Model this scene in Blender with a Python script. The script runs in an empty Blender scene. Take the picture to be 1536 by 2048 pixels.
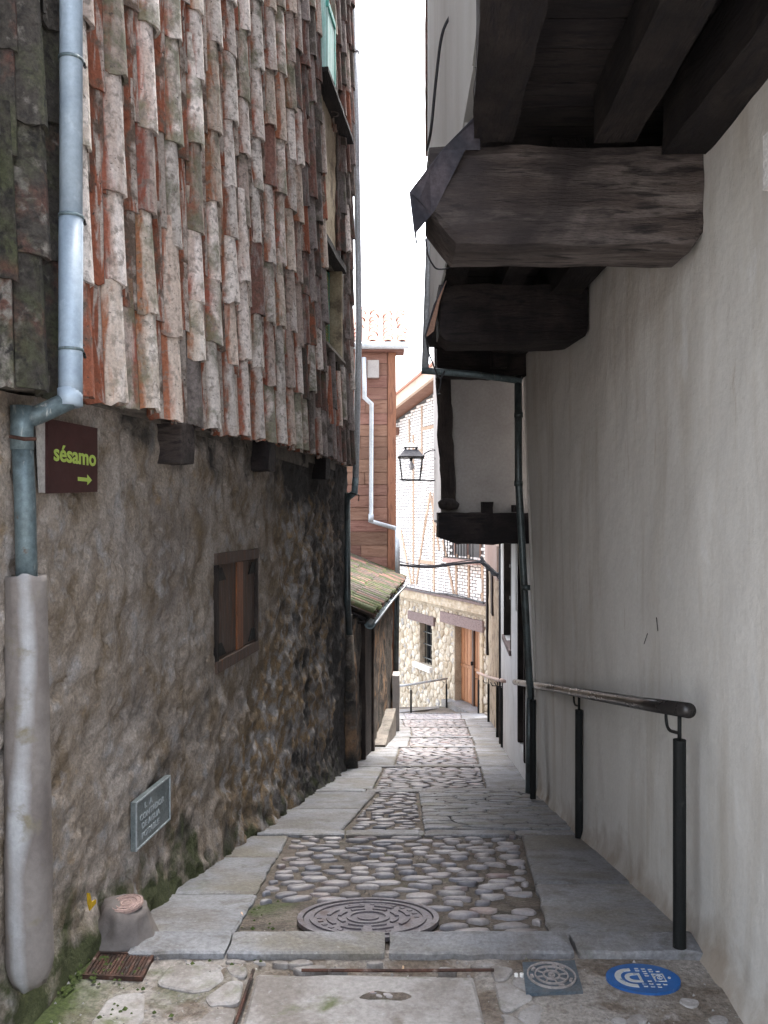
import bpy, math, random
from mathutils import Vector, Matrix, noise
R = random.Random(7)
S = bpy.context.scene
COL = S.collection
# ------------------------------------------------------------------ camera, sky, sun, exposure
F = 1704.0; U0 = 768.0; V0 = 1040.0
cd = bpy.data.cameras.new('camera'); cam = bpy.data.objects.new('camera', cd); COL.objects.link(cam)
cam.location = (0, 0, 0); cam.rotation_euler = (math.pi/2, 0, 0)
cd.sensor_fit = 'VERTICAL'; cd.sensor_height = 24.0; cd.lens = F/2048*24.0
cd.shift_y = 16/2048; cd.clip_start = 0.05; cd.clip_end = 500
S.camera = cam
SUN_EL, SUN_AZ = math.radians(62), math.radians(25)
W = bpy.data.worlds.new('World'); S.world = W; W.use_nodes = True
nt = W.node_tree; nt.nodes.clear()
sk = nt.nodes.new('ShaderNodeTexSky'); sk.sky_type = 'NISHITA'; sk.sun_disc = False
sk.sun_elevation = SUN_EL; sk.sun_rotation = SUN_AZ; sk.dust_density = 4.0; sk.air_density = 1.0
hs = nt.nodes.new('ShaderNodeHueSaturation'); hs.inputs['Saturation'].default_value = 0.36
bg = nt.nodes.new('ShaderNodeBackground'); bg.inputs['Strength'].default_value = 0.15
ow = nt.nodes.new('ShaderNodeOutputWorld')
nt.links.new(sk.outputs[0], hs.inputs['Color']); nt.links.new(hs.outputs[0], bg.inputs[0]); nt.links.new(bg.outputs[0], ow.inputs[0])
sd = bpy.data.lights.new('sun', 'SUN'); sd.energy = 1.2; sd.angle = math.radians(25); sd.color = (1, .97, .93)
sun = bpy.data.objects.new('sun', sd); COL.objects.link(sun)
sdir = Vector((math.sin(SUN_AZ)*math.cos(SUN_EL), math.cos(SUN_AZ)*math.cos(SUN_EL), math.sin(SUN_EL)))
sun.rotation_euler = sdir.to_track_quat('Z', 'Y').to_euler(); sun.location = (0, 8, 12)
S.view_settings.view_transform = 'Standard'; S.view_settings.look = 'None'
S.view_settings.exposure = 3.05; S.view_settings.gamma = 1.0; S.view_settings.use_curve_mapping = False
S.render.engine = 'CYCLES'
S.cycles.max_bounces = 8; S.cycles.diffuse_bounces = 5; S.cycles.use_denoising = True

# ------------------------------------------------------------------ helpers
def P(u, v, Y): return Vector(((u-U0)/F*Y, Y, (V0-v)/F*Y))
def lerp(a, b, t): return a+(b-a)*t
def table(t):
    def f(y):
        if y <= t[0][0]: return t[0][1]
        for (a, b), (c, d) in zip(t, t[1:]):
            if y <= c: return lerp(b, d, (y-a)/(c-a))
        return t[-1][1]
    return f
def nz(x, y, z, o=4, H=1.0, l=2.0): return noise.fractal((x, y, z), H, l, o)
BEVEL = {}
def obj(name, me, parent=None, recentre=True):
    o = bpy.data.objects.new(name, me); COL.objects.link(o)
    if parent is not None:
        o.parent = parent
        o.matrix_parent_inverse = Matrix.Translation(parent.get('_w', parent.location)).inverted() if parent.type == 'EMPTY' else Matrix.Translation(parent.location).inverted()
    return o
def mk(name, vs, fs, m, parent=None, smooth=False, attr=None, bev=0, kind=None, origin=None):
    vs = [Vector(v) for v in vs]
    if origin is None:
        lo = [min(v[i] for v in vs) for i in range(3)]; hi = [max(v[i] for v in vs) for i in range(3)]
        origin = Vector([(lo[i]+hi[i])/2 for i in range(3)])
    me = bpy.data.meshes.new(name); me.from_pydata([v-origin for v in vs], [], fs); me.update()
    for mm in (m if isinstance(m, list) else [m]): me.materials.append(mm)
    if smooth: me.shade_smooth()
    if attr:
        for k, vals in attr.items():
            a = me.attributes.new(k, 'FLOAT', 'POINT'); a.data.foreach_set('value', vals)
    o = obj(name, me); o.location = origin
    if parent is not None:
        o.parent = parent; o.matrix_parent_inverse = Matrix.Translation(parent.location).inverted()
    if bev:
        b = o.modifiers.new('bevel', 'BEVEL'); b.width = bev; b.segments = 2; b.limit_method = 'ANGLE'
    if kind: o['kind'] = kind
    return o
def thing(name, loc, label, cat, group=None):
    o = bpy.data.objects.new(name, None); COL.objects.link(o); o.location = loc
    o.empty_display_size = .1
    o['label'] = label; o['category'] = cat
    if group: o['group'] = group
    return o
def tag(o, label, cat, group=None):
    o['label'] = label; o['category'] = cat
    if group: o['group'] = group
    return o
class MB:
    def __init__(s): s.v = []; s.f = []
    def add(s, vs, fs):
        n = len(s.v); s.v += [Vector(v) for v in vs]; s.f += [tuple(i+n for i in f) for f in fs]; return s
    def hexa(s, c, n=(1, 1, 1), amp=0, sc=6, seed=0):
        # c: 8 corners, index = x + 2y + 4z
        d = {}; vs = []; fs = []
        def vid(i, j, k):
            if (i, j, k) in d: return d[(i, j, k)]
            a, b, e = i/n[0], j/n[1], k/n[2]; p = Vector((0, 0, 0))
            for q in range(8):
                w = (a if q & 1 else 1-a)*(b if q & 2 else 1-b)*(e if q & 4 else 1-e); p += Vector(c[q])*w
            if amp:
                p += Vector([nz(p.x*sc+seed+17*t, p.y*sc, p.z*sc, 3) for t in range(3)])*amp
            d[(i, j, k)] = len(vs); vs.append(p); return d[(i, j, k)]
        X, Y, Z = n
        for i in range(X):
            for j in range(Y):
                fs.append((vid(i, j, 0), vid(i, j+1, 0), vid(i+1, j+1, 0), vid(i+1, j, 0)))
                fs.append((vid(i, j, Z), vid(i+1, j, Z), vid(i+1, j+1, Z), vid(i, j+1, Z)))
        for i in range(X):
            for k in range(Z):
                fs.append((vid(i, 0, k), vid(i+1, 0, k), vid(i+1, 0, k+1), vid(i, 0, k+1)))
                fs.append((vid(i, Y, k), vid(i, Y, k+1), vid(i+1, Y, k+1), vid(i+1, Y, k)))
        for j in range(Y):
            for k in range(Z):
                fs.append((vid(0, j, k), vid(0, j, k+1), vid(0, j+1, k+1), vid(0, j+1, k)))
                fs.append((vid(X, j, k), vid(X, j+1, k), vid(X, j+1, k+1), vid(X, j, k+1)))
        return s.add(vs, fs)
    def box(s, a, b, **k):
        c = [(b[0] if q & 1 else a[0], b[1] if q & 2 else a[1], b[2] if q & 4 else a[2]) for q in range(8)]
        return s.hexa(c, **k)
    def tube(s, pts, r, n=12, cap=True):
        pts = [Vector(p) for p in pts]; m = len(pts); rr = r if isinstance(r, (list, tuple)) else [r]*m
        vs = []; fs = []; prev = None
        for i, p in enumerate(pts):
            t = ((pts[i]-pts[i-1]).normalized() if i else Vector((0, 0, 0)))+((pts[i+1]-pts[i]).normalized() if i < m-1 else Vector((0, 0, 0)))
            t.normalize()
            if prev is None: a = t.orthogonal().normalized()
            else: a = (prev-t*prev.dot(t)).normalized()
            prev = a; b = t.cross(a)
            k = 1.0
            if 0 < i < m-1:
                k = 1/max(.5, t.dot((pts[i+1]-pts[i]).normalized()))
            for j in range(n):
                q = 2*math.pi*j/n; vs.append(p+(a*math.cos(q)+b*math.sin(q))*rr[i]*(1+(k-1)*.6))
        for i in range(m-1):
            for j in range(n):
                fs.append((i*n+j, i*n+(j+1) % n, (i+1)*n+(j+1) % n, (i+1)*n+j))
        if cap: fs.append(tuple(range(n))[::-1]); fs.append(tuple((m-1)*n+j for j in range(n)))
        return s.add(vs, fs)
    def prism(s, poly, off, cen=None):
        # poly: 3D points, off: extrusion vector
        n = len(poly); off = Vector(off); vs = [Vector(p) for p in poly]+[Vector(p)+off for p in poly]
        fs = [tuple(range(n)), tuple(range(n, 2*n))[::-1]]+[(i, i+n, (i+1) % n+n, (i+1) % n) for i in range(n)]
        return s.add(vs, fs)
    def build(s, name, m, parent=None, **k): return mk(name, s.v, s.f, m, parent, **k)
def catmull(pts, n=6):
    pts = [Vector(p) for p in pts]; q = [pts[0]]+pts+[pts[-1]]; out = []
    for i in range(1, len(q)-2):
        for k in range(n):
            t = k/n; a, b, c, d = q[i-1], q[i], q[i+1], q[i+2]
            out.append(.5*((2*b)+(c-a)*t+(2*a-5*b+4*c-d)*t*t+(3*b-a-3*c+d)*t**3))
    return out+[pts[-1]]

# ------------------------------------------------------------------ materials
def material(name, base, layers=(), rough=.85, metal=0, bump=.3, bscale=40, stretch=(1, 1, 1), rand=.15, fine=.25, bdist=.01, spec=.3, hue=0):
    m = bpy.data.materials.new(name); m.use_nodes = True; t = m.node_tree; L = t.links; N = t.nodes
    p = N['Principled BSDF']; p.inputs['Metallic'].default_value = metal
    p.inputs['Specular IOR Level'].default_value = spec
    tc = N.new('ShaderNodeTexCoord'); oi = N.new('ShaderNodeObjectInfo')
    mr = N.new('ShaderNodeMath'); mr.operation = 'MULTIPLY'; mr.inputs[1].default_value = 37.0; L.new(oi.outputs['Random'], mr.inputs[0])
    va = N.new('ShaderNodeVectorMath'); L.new(tc.outputs['Object'], va.inputs[0]); L.new(mr.outputs[0], va.inputs[1])
    mp = N.new('ShaderNodeMapping'); mp.inputs['Scale'].default_value = stretch; L.new(va.outputs[0], mp.inputs[0])
    def nse(scale, det=6, rg=.6, vec=mp, dist=0):
        n = N.new('ShaderNodeTexNoise'); n.inputs['Scale'].default_value = scale; n.inputs['Detail'].default_value = det
        n.inputs['Roughness'].default_value = rg; n.inputs['Distortion'].default_value = dist; L.new(vec.outputs[0], n.inputs['Vector']); return n
    def mixc(fac, a, b, bt='MIX'):
        x = N.new('ShaderNodeMix'); x.data_type = 'RGBA'; x.blend_type = bt
        if isinstance(fac, (int, float)): x.inputs[0].default_value = fac
        else: L.new(fac, x.inputs[0])
        for i, c in ((6, a), (7, b)):
            if isinstance(c, tuple): x.inputs[i].default_value = (*c, 1)
            else: L.new(c, x.inputs[i])
        return x.outputs[2]
    col = base; bumpadd = None
    for ly in layers:
        c, sc, th, so = ly[:4]; ex = ly[4] if len(ly) > 4 else {}
        if 'st' in ex:
            mp2 = N.new('ShaderNodeMapping'); mp2.inputs['Scale'].default_value = ex['st']; L.new(va.outputs[0], mp2.inputs[0])
        else: mp2 = mp
        n = nse(sc, ex.get('det', 5), ex.get('rg', .6), mp2, ex.get('dist', .3)); src = n.outputs['Fac']
        if ex.get('rnd'):
            a = N.new('ShaderNodeMath'); a.operation = 'MULTIPLY_ADD'; a.inputs[1].default_value = ex['rnd']; a.inputs[2].default_value = -ex['rnd']/2
            # decorrelate the random per layer
            w = N.new('ShaderNodeMath'); w.operation = 'MULTIPLY'; w.inputs[1].default_value = 7.31+sc; L.new(oi.outputs['Random'], w.inputs[0])
            w2 = N.new('ShaderNodeMath'); w2.operation = 'FRACT'; L.new(w.outputs[0], w2.inputs[0]); L.new(w2.outputs[0], a.inputs[0])
            b = N.new('ShaderNodeMath'); b.operation = 'ADD'; L.new(src, b.inputs[0]); L.new(a.outputs[0], b.inputs[1]); src = b.outputs[0]
        if ex.get('attr'):
            at = N.new('ShaderNodeAttribute'); at.attribute_name = ex['attr']
            b = N.new('ShaderNodeMath'); b.operation = 'MULTIPLY_ADD'; b.inputs[1].default_value = ex.get('aw', 1.0); L.new(at.outputs['Fac'], b.inputs[0]); L.new(src, b.inputs[2]); src = b.outputs[0]
        mr_ = N.new('ShaderNodeMapRange'); mr_.inputs[1].default_value = th-so; mr_.inputs[2].default_value = th+so
        mr_.inputs[4].default_value = ex.get('max', 1.0); L.new(src, mr_.inputs[0])
        col = mixc(mr_.outputs[0], col, c)
    # fine mottling + per-object value
    if fine:
        n = nse(max(bscale*1.6, 45), 6, .75); r = N.new('ShaderNodeMapRange'); r.inputs[1].default_value = .3; r.inputs[2].default_value = .7
        r.inputs[3].default_value = 1-fine*1.5; r.inputs[4].default_value = 1+fine; L.new(n.outputs['Fac'], r.inputs[0])
        cc = N.new('ShaderNodeCombineColor')
        for i in range(3): L.new(r.outputs[0], cc.inputs[i])
        col = mixc(1.0, col, cc.outputs[0], 'MULTIPLY')
    if rand:
        h = N.new('ShaderNodeHueSaturation'); r = N.new('ShaderNodeMapRange'); r.inputs[3].default_value = 1-rand; r.inputs[4].default_value = 1+rand
        L.new(oi.outputs['Random'], r.inputs[0]); L.new(r.outputs[0], h.inputs['Value'])
        if isinstance(col, tuple): h.inputs['Color'].default_value = (*col, 1)
        else: L.new(col, h.inputs['Color'])
        if hue:
            w = N.new('ShaderNodeMath'); w.operation = 'MULTIPLY'; w.inputs[1].default_value = 13.7; L.new(oi.outputs['Random'], w.inputs[0])
            w2 = N.new('ShaderNodeMath'); w2.operation = 'FRACT'; L.new(w.outputs[0], w2.inputs[0])
            r2 = N.new('ShaderNodeMapRange'); r2.inputs[3].default_value = .5-hue; r2.inputs[4].default_value = .5+hue
            L.new(w2.outputs[0], r2.inputs[0]); L.new(r2.outputs[0], h.inputs['Hue'])
        col = h.outputs[0]
    if isinstance(col, tuple): p.inputs['Base Color'].default_value = (*col, 1)
    else: L.new(col, p.inputs['Base Color'])
    n = nse(bscale*.3, 3, .6); r = N.new('ShaderNodeMapRange'); r.inputs[3].default_value = max(0, rough-.15); r.inputs[4].default_value = min(1, rough+.12)
    L.new(n.outputs['Fac'], r.inputs[0]); L.new(r.outputs[0], p.inputs['Roughness'])
    if bump:
        n = nse(bscale, 8, .65); b = N.new('ShaderNodeBump'); b.inputs['Strength'].default_value = bump; b.inputs['Distance'].default_value = bdist
        L.new(n.outputs['Fac'], b.inputs['Height']); L.new(b.outputs[0], p.inputs['Normal'])
    return m
WOODST = {'st': (1, 1, 1)}
M = {}
M['tile'] = material('lichened_shaded_terracotta', (.30, .115, .07), [  # pale lichen gathered mid-arc, browner sides; the colour also paints in rounded shading
    ((.49, .405, .355), 4, .72, .10, {'rnd': .20, 'st': (6, 6, 1.1), 'dist': .8, 'attr': 'crown_shading', 'aw': .50}), ((.70, .64, .61), 7, .86, .12, {'attr': 'crown_shading', 'aw': .40, 'rnd': .45, 'st': (2, 2, .8)}),
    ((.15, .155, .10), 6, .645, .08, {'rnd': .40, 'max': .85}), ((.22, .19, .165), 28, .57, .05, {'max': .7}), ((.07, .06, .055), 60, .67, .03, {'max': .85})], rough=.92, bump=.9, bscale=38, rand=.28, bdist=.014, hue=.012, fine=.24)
M['tile_red'] = material('bare_terracotta', (.26, .088, .05), [
    ((.42, .37, .335), 4, .76, .05, {'rnd': .16, 'st': (6, 6, .9), 'dist': .8, 'attr': 'rim', 'aw': .34}), ((.13, .095, .075), 12, .58, .08, {'rnd': .25}), ((.06, .05, .045), 50, .66, .04)], rough=.9, bump=.8, bscale=40, rand=.25, fine=.3)
M['tile_dark'] = material('sooty_mossy_terracotta', (.16, .062, .045), [
    ((.062, .055, .048), 5, .34, .10, {'rnd': .12}), ((.20, .185, .165), 16, .62, .06, {'rnd': .2}), ((.075, .08, .045), 7, .62, .10, {'rnd': .15}), ((.03, .028, .026), 20, .6, .06)], rough=.95, bump=1, bscale=30, rand=.25, bdist=.02, fine=.4)
M['tile_brown'] = material('weathered_brown_terracotta', (.17, .085, .068), [
    ((.25, .215, .205), 5, .48, .08, {'rnd': .35, 'st': (5, 5, 1)}), ((.095, .08, .07), 9, .54, .09, {'rnd': .3}), ((.10, .105, .07), 7, .66, .08)], rough=.92, bump=.8, bscale=36, rand=.28, fine=.35)
M['roof_tile'] = material('mossy_roof_terracotta', (.17, .085, .065), [
    ((.075, .06, .05), 6, .46, .1, {'rnd': .3}), ((.045, .055, .02), 5, .54, .08, {'rnd': .4}), ((.08, .095, .028), 9, .66, .05, {'rnd': .25})], rough=.9, bump=.6, bscale=40, rand=.2)
M['roof_tile_far'] = material('sunbleached_terracotta', (.42, .20, .15), [((.30, .22, .19), 8, .56, .1, {'rnd': .3})], rough=.9, bump=.3, rand=.2)
M['mortar'] = material('old_mortar', (.20, .175, .15), [((.08, .075, .065), 6, .55, .12)], bump=.7, bscale=30, bdist=.02)
M['backing'] = material('dark_backing', (.09, .07, .06), [((.16, .13, .11), 8, .55, .1)], bump=.5)
M['render'] = material('rough_earth_render', (.33, .28, .235), [
    ((.40, .355, .32), 1.8, .49, .09), ((.17, .14, .115), 11, .61, .08, {'max': .6}), ((.19, .16, .14), 1.1, .60, .07, {'max': .8}), ((.20, .155, .11), 5, .55, .10, {'attr': 'rubble', 'aw': .35}),
    ((.30, .21, .12), 9, .70, .08, {'attr': 'rubble', 'aw': .25}),
    ((.34, .32, .31), 7, .62, .06, {'attr': 'rubble', 'aw': .12}),
    ((.05, .047, .045), 3.0, .76, .10, {'attr': 'grime_and_dark', 'aw': .6}),
    ((.06, .068, .03), 6, .84, .10, {'attr': 'moss', 'aw': .5})], rough=.95, bump=.9, bscale=45, bdist=.015, fine=.30, rand=0)
M['render_dark'] = material('sooty_render', (.085, .07, .058), [
    ((.30, .18, .10), 1.3, .55, .05, {'st': (1, 1, .5)}), ((.035, .033, .03), 4, .5, .1), ((.15, .13, .11), 9, .62, .08)], rough=.95, bump=.9, bscale=25, bdist=.02, rand=0)
M['plaster'] = material('stained_white_plaster', (.585, .57, .535), [
    ((.66, .645, .61), .9, .50, .16), ((.45, .41, .35), 1.3, .60, .10, {'st': (3, 3, .4), 'max': .75}), ((.40, .33, .25), 9, .71, .05, {'st': (2, 2, .3), 'max': .6}),
    ((.68, .68, .67), 5, .66, .04, {'st': (1, 1, .6), 'max': .5}), ((.16, .12, .09), 30, .765, .012, {'max': .7}),
    ((.27, .215, .16), 3.2, .84, .14, {'attr': 'grime_and_dark', 'aw': .6, 'max': .75})], rough=.8, bump=.3, bscale=9, fine=.05, rand=0, bdist=.03)
M['white_plaster'] = material('lime_plaster', (.66, .65, .64), [((.52, .50, .48), 2, .6, .15)], rough=.85, bump=.3, bscale=20, fine=.08, rand=.05)
M['bay_plaster'] = material('grey_bay_plaster', (.40, .375, .36), [((.30, .275, .26), 2, .55, .2)], rough=.85, bump=.3, bscale=16, fine=.1, rand=.05)
M['upper_plaster'] = material('pale_upper_plaster', (.52, .53, .52), [((.42, .42, .40), 1.6, .55, .15, {'st': (1, 1, .3)})], rough=.85, bump=.2, fine=.06, rand=.03)
M['pink_plaster'] = material('faded_pink_plaster', (.42, .32, .28), [((.33, .26, .23), 2, .55, .15)], bump=.3, fine=.1)
M['tan_plaster'] = material('crumbling_tan_plaster', (.42, .35, .25), [((.19, .15, .11), 5, .56, .06), ((.50, .44, .34), 3, .6, .1)], bump=.8, bscale=16, bdist=.02)
M['black_wood'] = material('black_weathered_timber', (.014, .011, .012), [
    ((.042, .033, .031), 3, .54, .12, {'st': (1, 1, 1)}), ((.012, .010, .012), 5, .58, .06, {'st': (1.2, 7, 7)})], rough=.8, bump=.9, bscale=10, stretch=(1, 7, 7), fine=.35, bdist=.02, rand=.2, spec=.3)
M['black_wood_y'] = material('black_joist_timber', (.014, .011, .011), [
    ((.040, .031, .028), 3, .56, .1, {'st': (1, 1, 1)}), ((.012, .010, .012), 5, .58, .06, {'st': (7, 1.2, 7)})], rough=.82, bump=.9, bscale=10, stretch=(7, 1, 7), fine=.35, bdist=.02, rand=.2)
M['black_wood_z'] = material('black_post_timber', (.022, .017, .016), [
    ((.055, .042, .036), 3, .55, .1, {'st': (1, 1, 1)})], rough=.85, bump=.9, bscale=10, stretch=(7, 7, 1), fine=.35, bdist=.02, rand=.2)
M['worn_wood'] = material('worn_beam_timber', (.075, .058, .052), [((.165, .14, .13), 1.3, .54, .08), ((.10, .08, .07), 9, .6, .06, {'st': (.6, 8, 8)}), ((.02, .016, .016), 5, .58, .07, {'st': (1.2, 8, 8)}), ((.03, .024, .024), 1.8, .52, .12, {'st': (1, 1, 1)})],
    rough=.75, bump=.7, bscale=14, stretch=(1, 8, 8), fine=.25, bdist=.02, rand=.1)
M['plank'] = material('reddish_cladding_boards', (.185, .095, .067), [((.235, .13, .095), 3, .55, .1), ((.13, .06, .04), 4, .60, .06)], rough=.7, bump=.5, bscale=8, stretch=(1, 8, 8), rand=.22, fine=.2, hue=.012)
M['plank_z'] = material('cladding_post', (.24, .105, .06), [((.13, .055, .035), 4, .58, .08)], rough=.7, bump=.5, bscale=8, stretch=(8, 8, 1), rand=.1)
M['door_wood'] = material('varnished_oak_door', (.40, .20, .10), [((.28, .12, .06), 3, .55, .1)], rough=.5, bump=.4, bscale=8, stretch=(8, 8, 1), rand=.12)
M['shutter_wood'] = material('brown_shutter', (.085, .058, .046), [((.16, .065, .028), 4, .63, .1), ((.12, .105, .10), 6, .62, .08)], rough=.65, bump=.5, bscale=9, stretch=(7, 7, 1), rand=.12)
M['orange_wood'] = material('orange_varnished_batten', (.22, .078, .03), [((.12, .05, .025), 5, .55, .1)], rough=.5, bump=.4, bscale=9, stretch=(7, 7, 1), rand=.1)
M['pale_wood'] = material('pale_verge_board', (.52, .42, .34), [((.44, .33, .26), 4, .58, .1)], rough=.8, bump=.3)
M['purple_wood'] = material('grey_lintel', (.20, .15, .145), [((.12, .09, .085), 5, .55, .1)], rough=.85, bump=.7, bscale=9, stretch=(3, 3, 7))
M['stud'] = material('tan_timber_stud', (.46, .34, .25), [((.36, .25, .17), 4, .58, .1)], rough=.75, bump=.4, bscale=9, stretch=(7, 7, 1))
M['pipe'] = material('galvanised_pipe', (.35, .43, .51), [((.27, .34, .42), 4, .5, .12), ((.46, .55, .63), 10, .66, .05)], rough=.55, metal=.15, bump=.06, bscale=30, fine=.10, rand=.05, spec=.5)
M['pipe_old'] = material('tarnished_zinc_pipe', (.16, .215, .235), [((.10, .13, .14), 5, .52, .1), ((.42, .44, .43), 9, .66, .05, {'st': (6, 6, 1)}), ((.14, .08, .05), 9, .70, .04)], rough=.5, metal=.4, bump=.25, bscale=25, rand=.05)
M['pipe_far'] = material('grey_pipe', (.50, .54, .58), [((.40, .43, .46), 5, .55, .1)], rough=.45, metal=.3, bump=.05, rand=.05)
M['pipe_dark'] = material('dark_green_pipe', (.075, .095, .098), [((.045, .05, .05), 6, .55, .1)], rough=.35, metal=.3, bump=.1, rand=.1, spec=.5)
M['iron'] = material('black_painted_iron', (.009, .010, .010), [((.03, .032, .03), 18, .68, .05)], rough=.6, bump=.25, bscale=50, rand=.1, spec=.2)
M['rail'] = material('dark_bronze_rail', (.032, .030, .030), [((.042, .038, .036), 3, .55, .2)], rough=.32, metal=.5, bump=.0, fine=.08, rand=.05, spec=.5)
M['rail_wood'] = material('pinkish_rail', (.30, .20, .17), [((.2, .14, .12), 7, .55, .1)], rough=.4, bump=.1)
M['zinc_col'] = material('pale_streaked_cement', (.20, .18, .168), [((.13, .112, .105), 2.5, .5, .12), ((.36, .37, .385), 2.5, .90, .16, {'attr': 'streak', 'aw': .5}), ((.17, .15, .11), 9, .64, .07)], rough=.8, bump=.35, bscale=14, fine=.1, rand=0, bdist=.015)
M['slab'] = material('grey_granite_slab', (.205, .21, .225), [((.27, .275, .29), 3, .54, .10), ((.14, .125, .115), 2.2, .55, .08, {'max': .8}), ((.12, .11, .10), 9, .60, .06, {'max': .7}), ((.17, .155, .13), 1.2, .58, .08), ((.33, .33, .33), 55, .66, .05, {'max': .6}), ((.12, .13, .08), 4, .70, .08, {'max': .8})], rough=.62, bump=.8, bscale=32, rand=.13, fine=.26, bdist=.014, spec=.4)
M['concrete'] = material('worn_concrete', (.31, .295, .285), [((.20, .18, .165), 4, .53, .08), ((.12,.13,.07), 5, .64, .06), ((.36, .36, .36), 40, .66, .05, {'max': .6}), ((.16, .13, .11), 6, .68, .06)], rough=.8, bump=.45, bscale=30, rand=.06, fine=.2, bdist=.012)
M['cobble'] = material('river_cobble', (.235, .215, .215), [((.32, .30, .295), 3, .52, .12), ((.165, .165, .185), 5, .58, .1, {'rnd': .3}), ((.25, .185, .17), 4, .70, .08, {'rnd': .3}), ((.42, .40, .38), 30, .70, .05, {'max': .5})], rough=.5, bump=.35, bscale=22, rand=.28, fine=.18, hue=.015, spec=.45)
M['mud'] = material('damp_grit', (.125, .10, .082), [((.18, .155, .13), 5, .52, .1), ((.07, .062, .05), 8, .55, .1), ((.32, .29, .26), 70, .68, .04), ((.055, .085, .02), 3.5, .72, .10, {'attr': 'moss', 'aw': .5})], rough=.85, bump=1, bscale=45, rand=0, fine=.4, bdist=.012)
M['forecourt'] = material('patched_pebbly_concrete', (.225, .195, .165), [((.31, .285, .26), 3, .50, .06), ((.15, .12, .095), 5, .56, .06), ((.46, .45, .44), 45, .69, .03), ((.36, .33, .31), 9, .66, .04),
    ((.06, .08, .025), 3.5, .80, .10, {'attr': 'moss', 'aw': .6})], rough=.85, bump=1, bscale=34, rand=0, fine=.35, bdist=.015)
M['moss'] = material('moss', (.04, .06, .015), [((.065, .09, .022), 20, .55, .1)], rough=1, bump=1, bscale=80, rand=.3)
M['manhole'] = material('cast_iron_cover', (.165, .15, .165), [((.23, .215, .225), 9, .55, .08), ((.13, .095, .09), 12, .62, .06)], rough=.48, metal=.25, bump=.4, bscale=60, rand=0, spec=.5)
M['cover'] = material('blue_grey_iron_cover', (.075, .10, .125), [((.11, .12, .13), 12, .55, .1)], rough=.5, metal=.3, bump=.4, bscale=60, rand=0)
M['cover_rib'] = material('worn_cover_rib', (.33, .30, .29), [], rough=.5, metal=.3, rand=0)
M['rust'] = material('rusty_iron', (.085, .04, .028), [((.035, .024, .02), 9, .5, .1), ((.20, .15, .13), 16, .66, .06)], rough=.7, metal=.3, bump=.6, bscale=50)
M['blue'] = material('blue_enamel', (.018, .10, .31), [((.014, .07, .22), 9, .55, .1), ((.20, .20, .20), 30, .68, .04, {'max': .6})], rough=.4, bump=.05, fine=.08, rand=0, spec=.5)
M['bluewhite'] = material('white_enamel', (.42, .43, .43), [((.12, .18, .28), 35, .60, .06)], rough=.45, bump=.05, fine=.05, rand=0)
M['plaque'] = material('cast_zinc_plaque', (.17, .20, .205), [((.25, .28, .28), 8, .55, .1)], rough=.5, metal=.35, bump=.35, bscale=60, rand=0)
M['plaque_hi'] = material('worn_zinc_relief', (.42, .46, .48), [], rough=.45, metal=.3, rand=0)
M['sign'] = material('brown_sign_board', (.040, .017, .016), [((.062, .022, .02), 3, .55, .2)], rough=.5, bump=.05, fine=.15, rand=0)
M['lime'] = material('lime_green_lettering', (.36, .47, .10), [], rough=.5, bump=0, fine=0, rand=0)
M['pale_strip'] = material('pale_strip', (.40, .38, .36), [], rough=.7, rand=0)
M['clay'] = material('pinkish_clay_cap', (.38, .27, .24), [((.26, .18, .16), 14, .55, .08)], rough=.8, bump=.5, bscale=60)
M['brick'] = material('white_painted_brick', (.80, .78, .76), [((.68, .63, .58), 5, .62, .1)], rough=.8, bump=.3, rand=.05, fine=.08)
M['joint'] = material('grey_mortar_joint', (.13, .13, .13), [], rough=.95)
M['rubble'] = material('pale_rubble_stone', (.46, .40, .31), [((.56, .52, .44), 4, .52, .1, {'rnd': .3}), ((.33, .27, .19), 5, .58, .1, {'rnd': .3}), ((.30, .30, .30), 6, .66, .05, {'rnd': .3})], rough=.9, bump=.8, bscale=12, rand=.2, bdist=.03)
M['rubble_joint'] = material('pale_lime_mortar', (.42, .37, .29), [((.30, .26, .2), 4, .56, .1)], rough=.95, bump=.7, bscale=14, rand=0, bdist=.02)
M['glass_dark'] = material('dark_glass', (.012, .015, .02), [], rough=.12, bump=0, fine=0, rand=.1, spec=.6)
M['white'] = material('white_paint', (.78, .77, .75), [((.6, .57, .54), 5, .62, .1)], rough=.6, bump=.1, rand=.05)
M['aqua'] = material('aqua_painted_slat', (.42, .72, .68), [((.62, .80, .78), 6, .5, .15)], rough=.5, bump=.1, rand=.08, fine=.08)
M['teal'] = material('teal_painted_frame', (.10, .42, .36), [], rough=.5, bump=.1, rand=.05)
M['green_shutter'] = material('green_louvre', (.16, .26, .12), [((.34, .32, .10), 8, .55, .1)], rough=.6, bump=.2)
M['cable'] = material('black_cable', (.02, .02, .024), [], rough=.5, bump=0, fine=0)
M['lead'] = material('dark_lead_sheet', (.035, .035, .045), [((.07, .06, .07), 6, .55, .1)], rough=.6, metal=.2, bump=.4, bscale=20)
M['ochre_lead'] = material('ochre_underfelt', (.25, .15, .11), [], rough=.9)
M['lantern'] = material('grey_lantern_metal', (.05, .05, .06), [((.11, .11, .12), 8, .55, .1)], rough=.5, metal=.3, bump=.1, rand=0)
M['bulb'] = material('frosted_bulb', (.55, .52, .53), [], rough=.4, bump=0, fine=0, rand=0)
M['litter'] = material('cigarette_paper', (.60, .42, .28), [], rough=.8, rand=.3)
M['yellow'] = material('yellow_paint_dab', (.48, .30, .01), [], rough=.8, rand=0)
g = bpy.data.materials.new('lantern_glass'); g.use_nodes = True; gt = g.node_tree; gt.nodes.clear()
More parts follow.
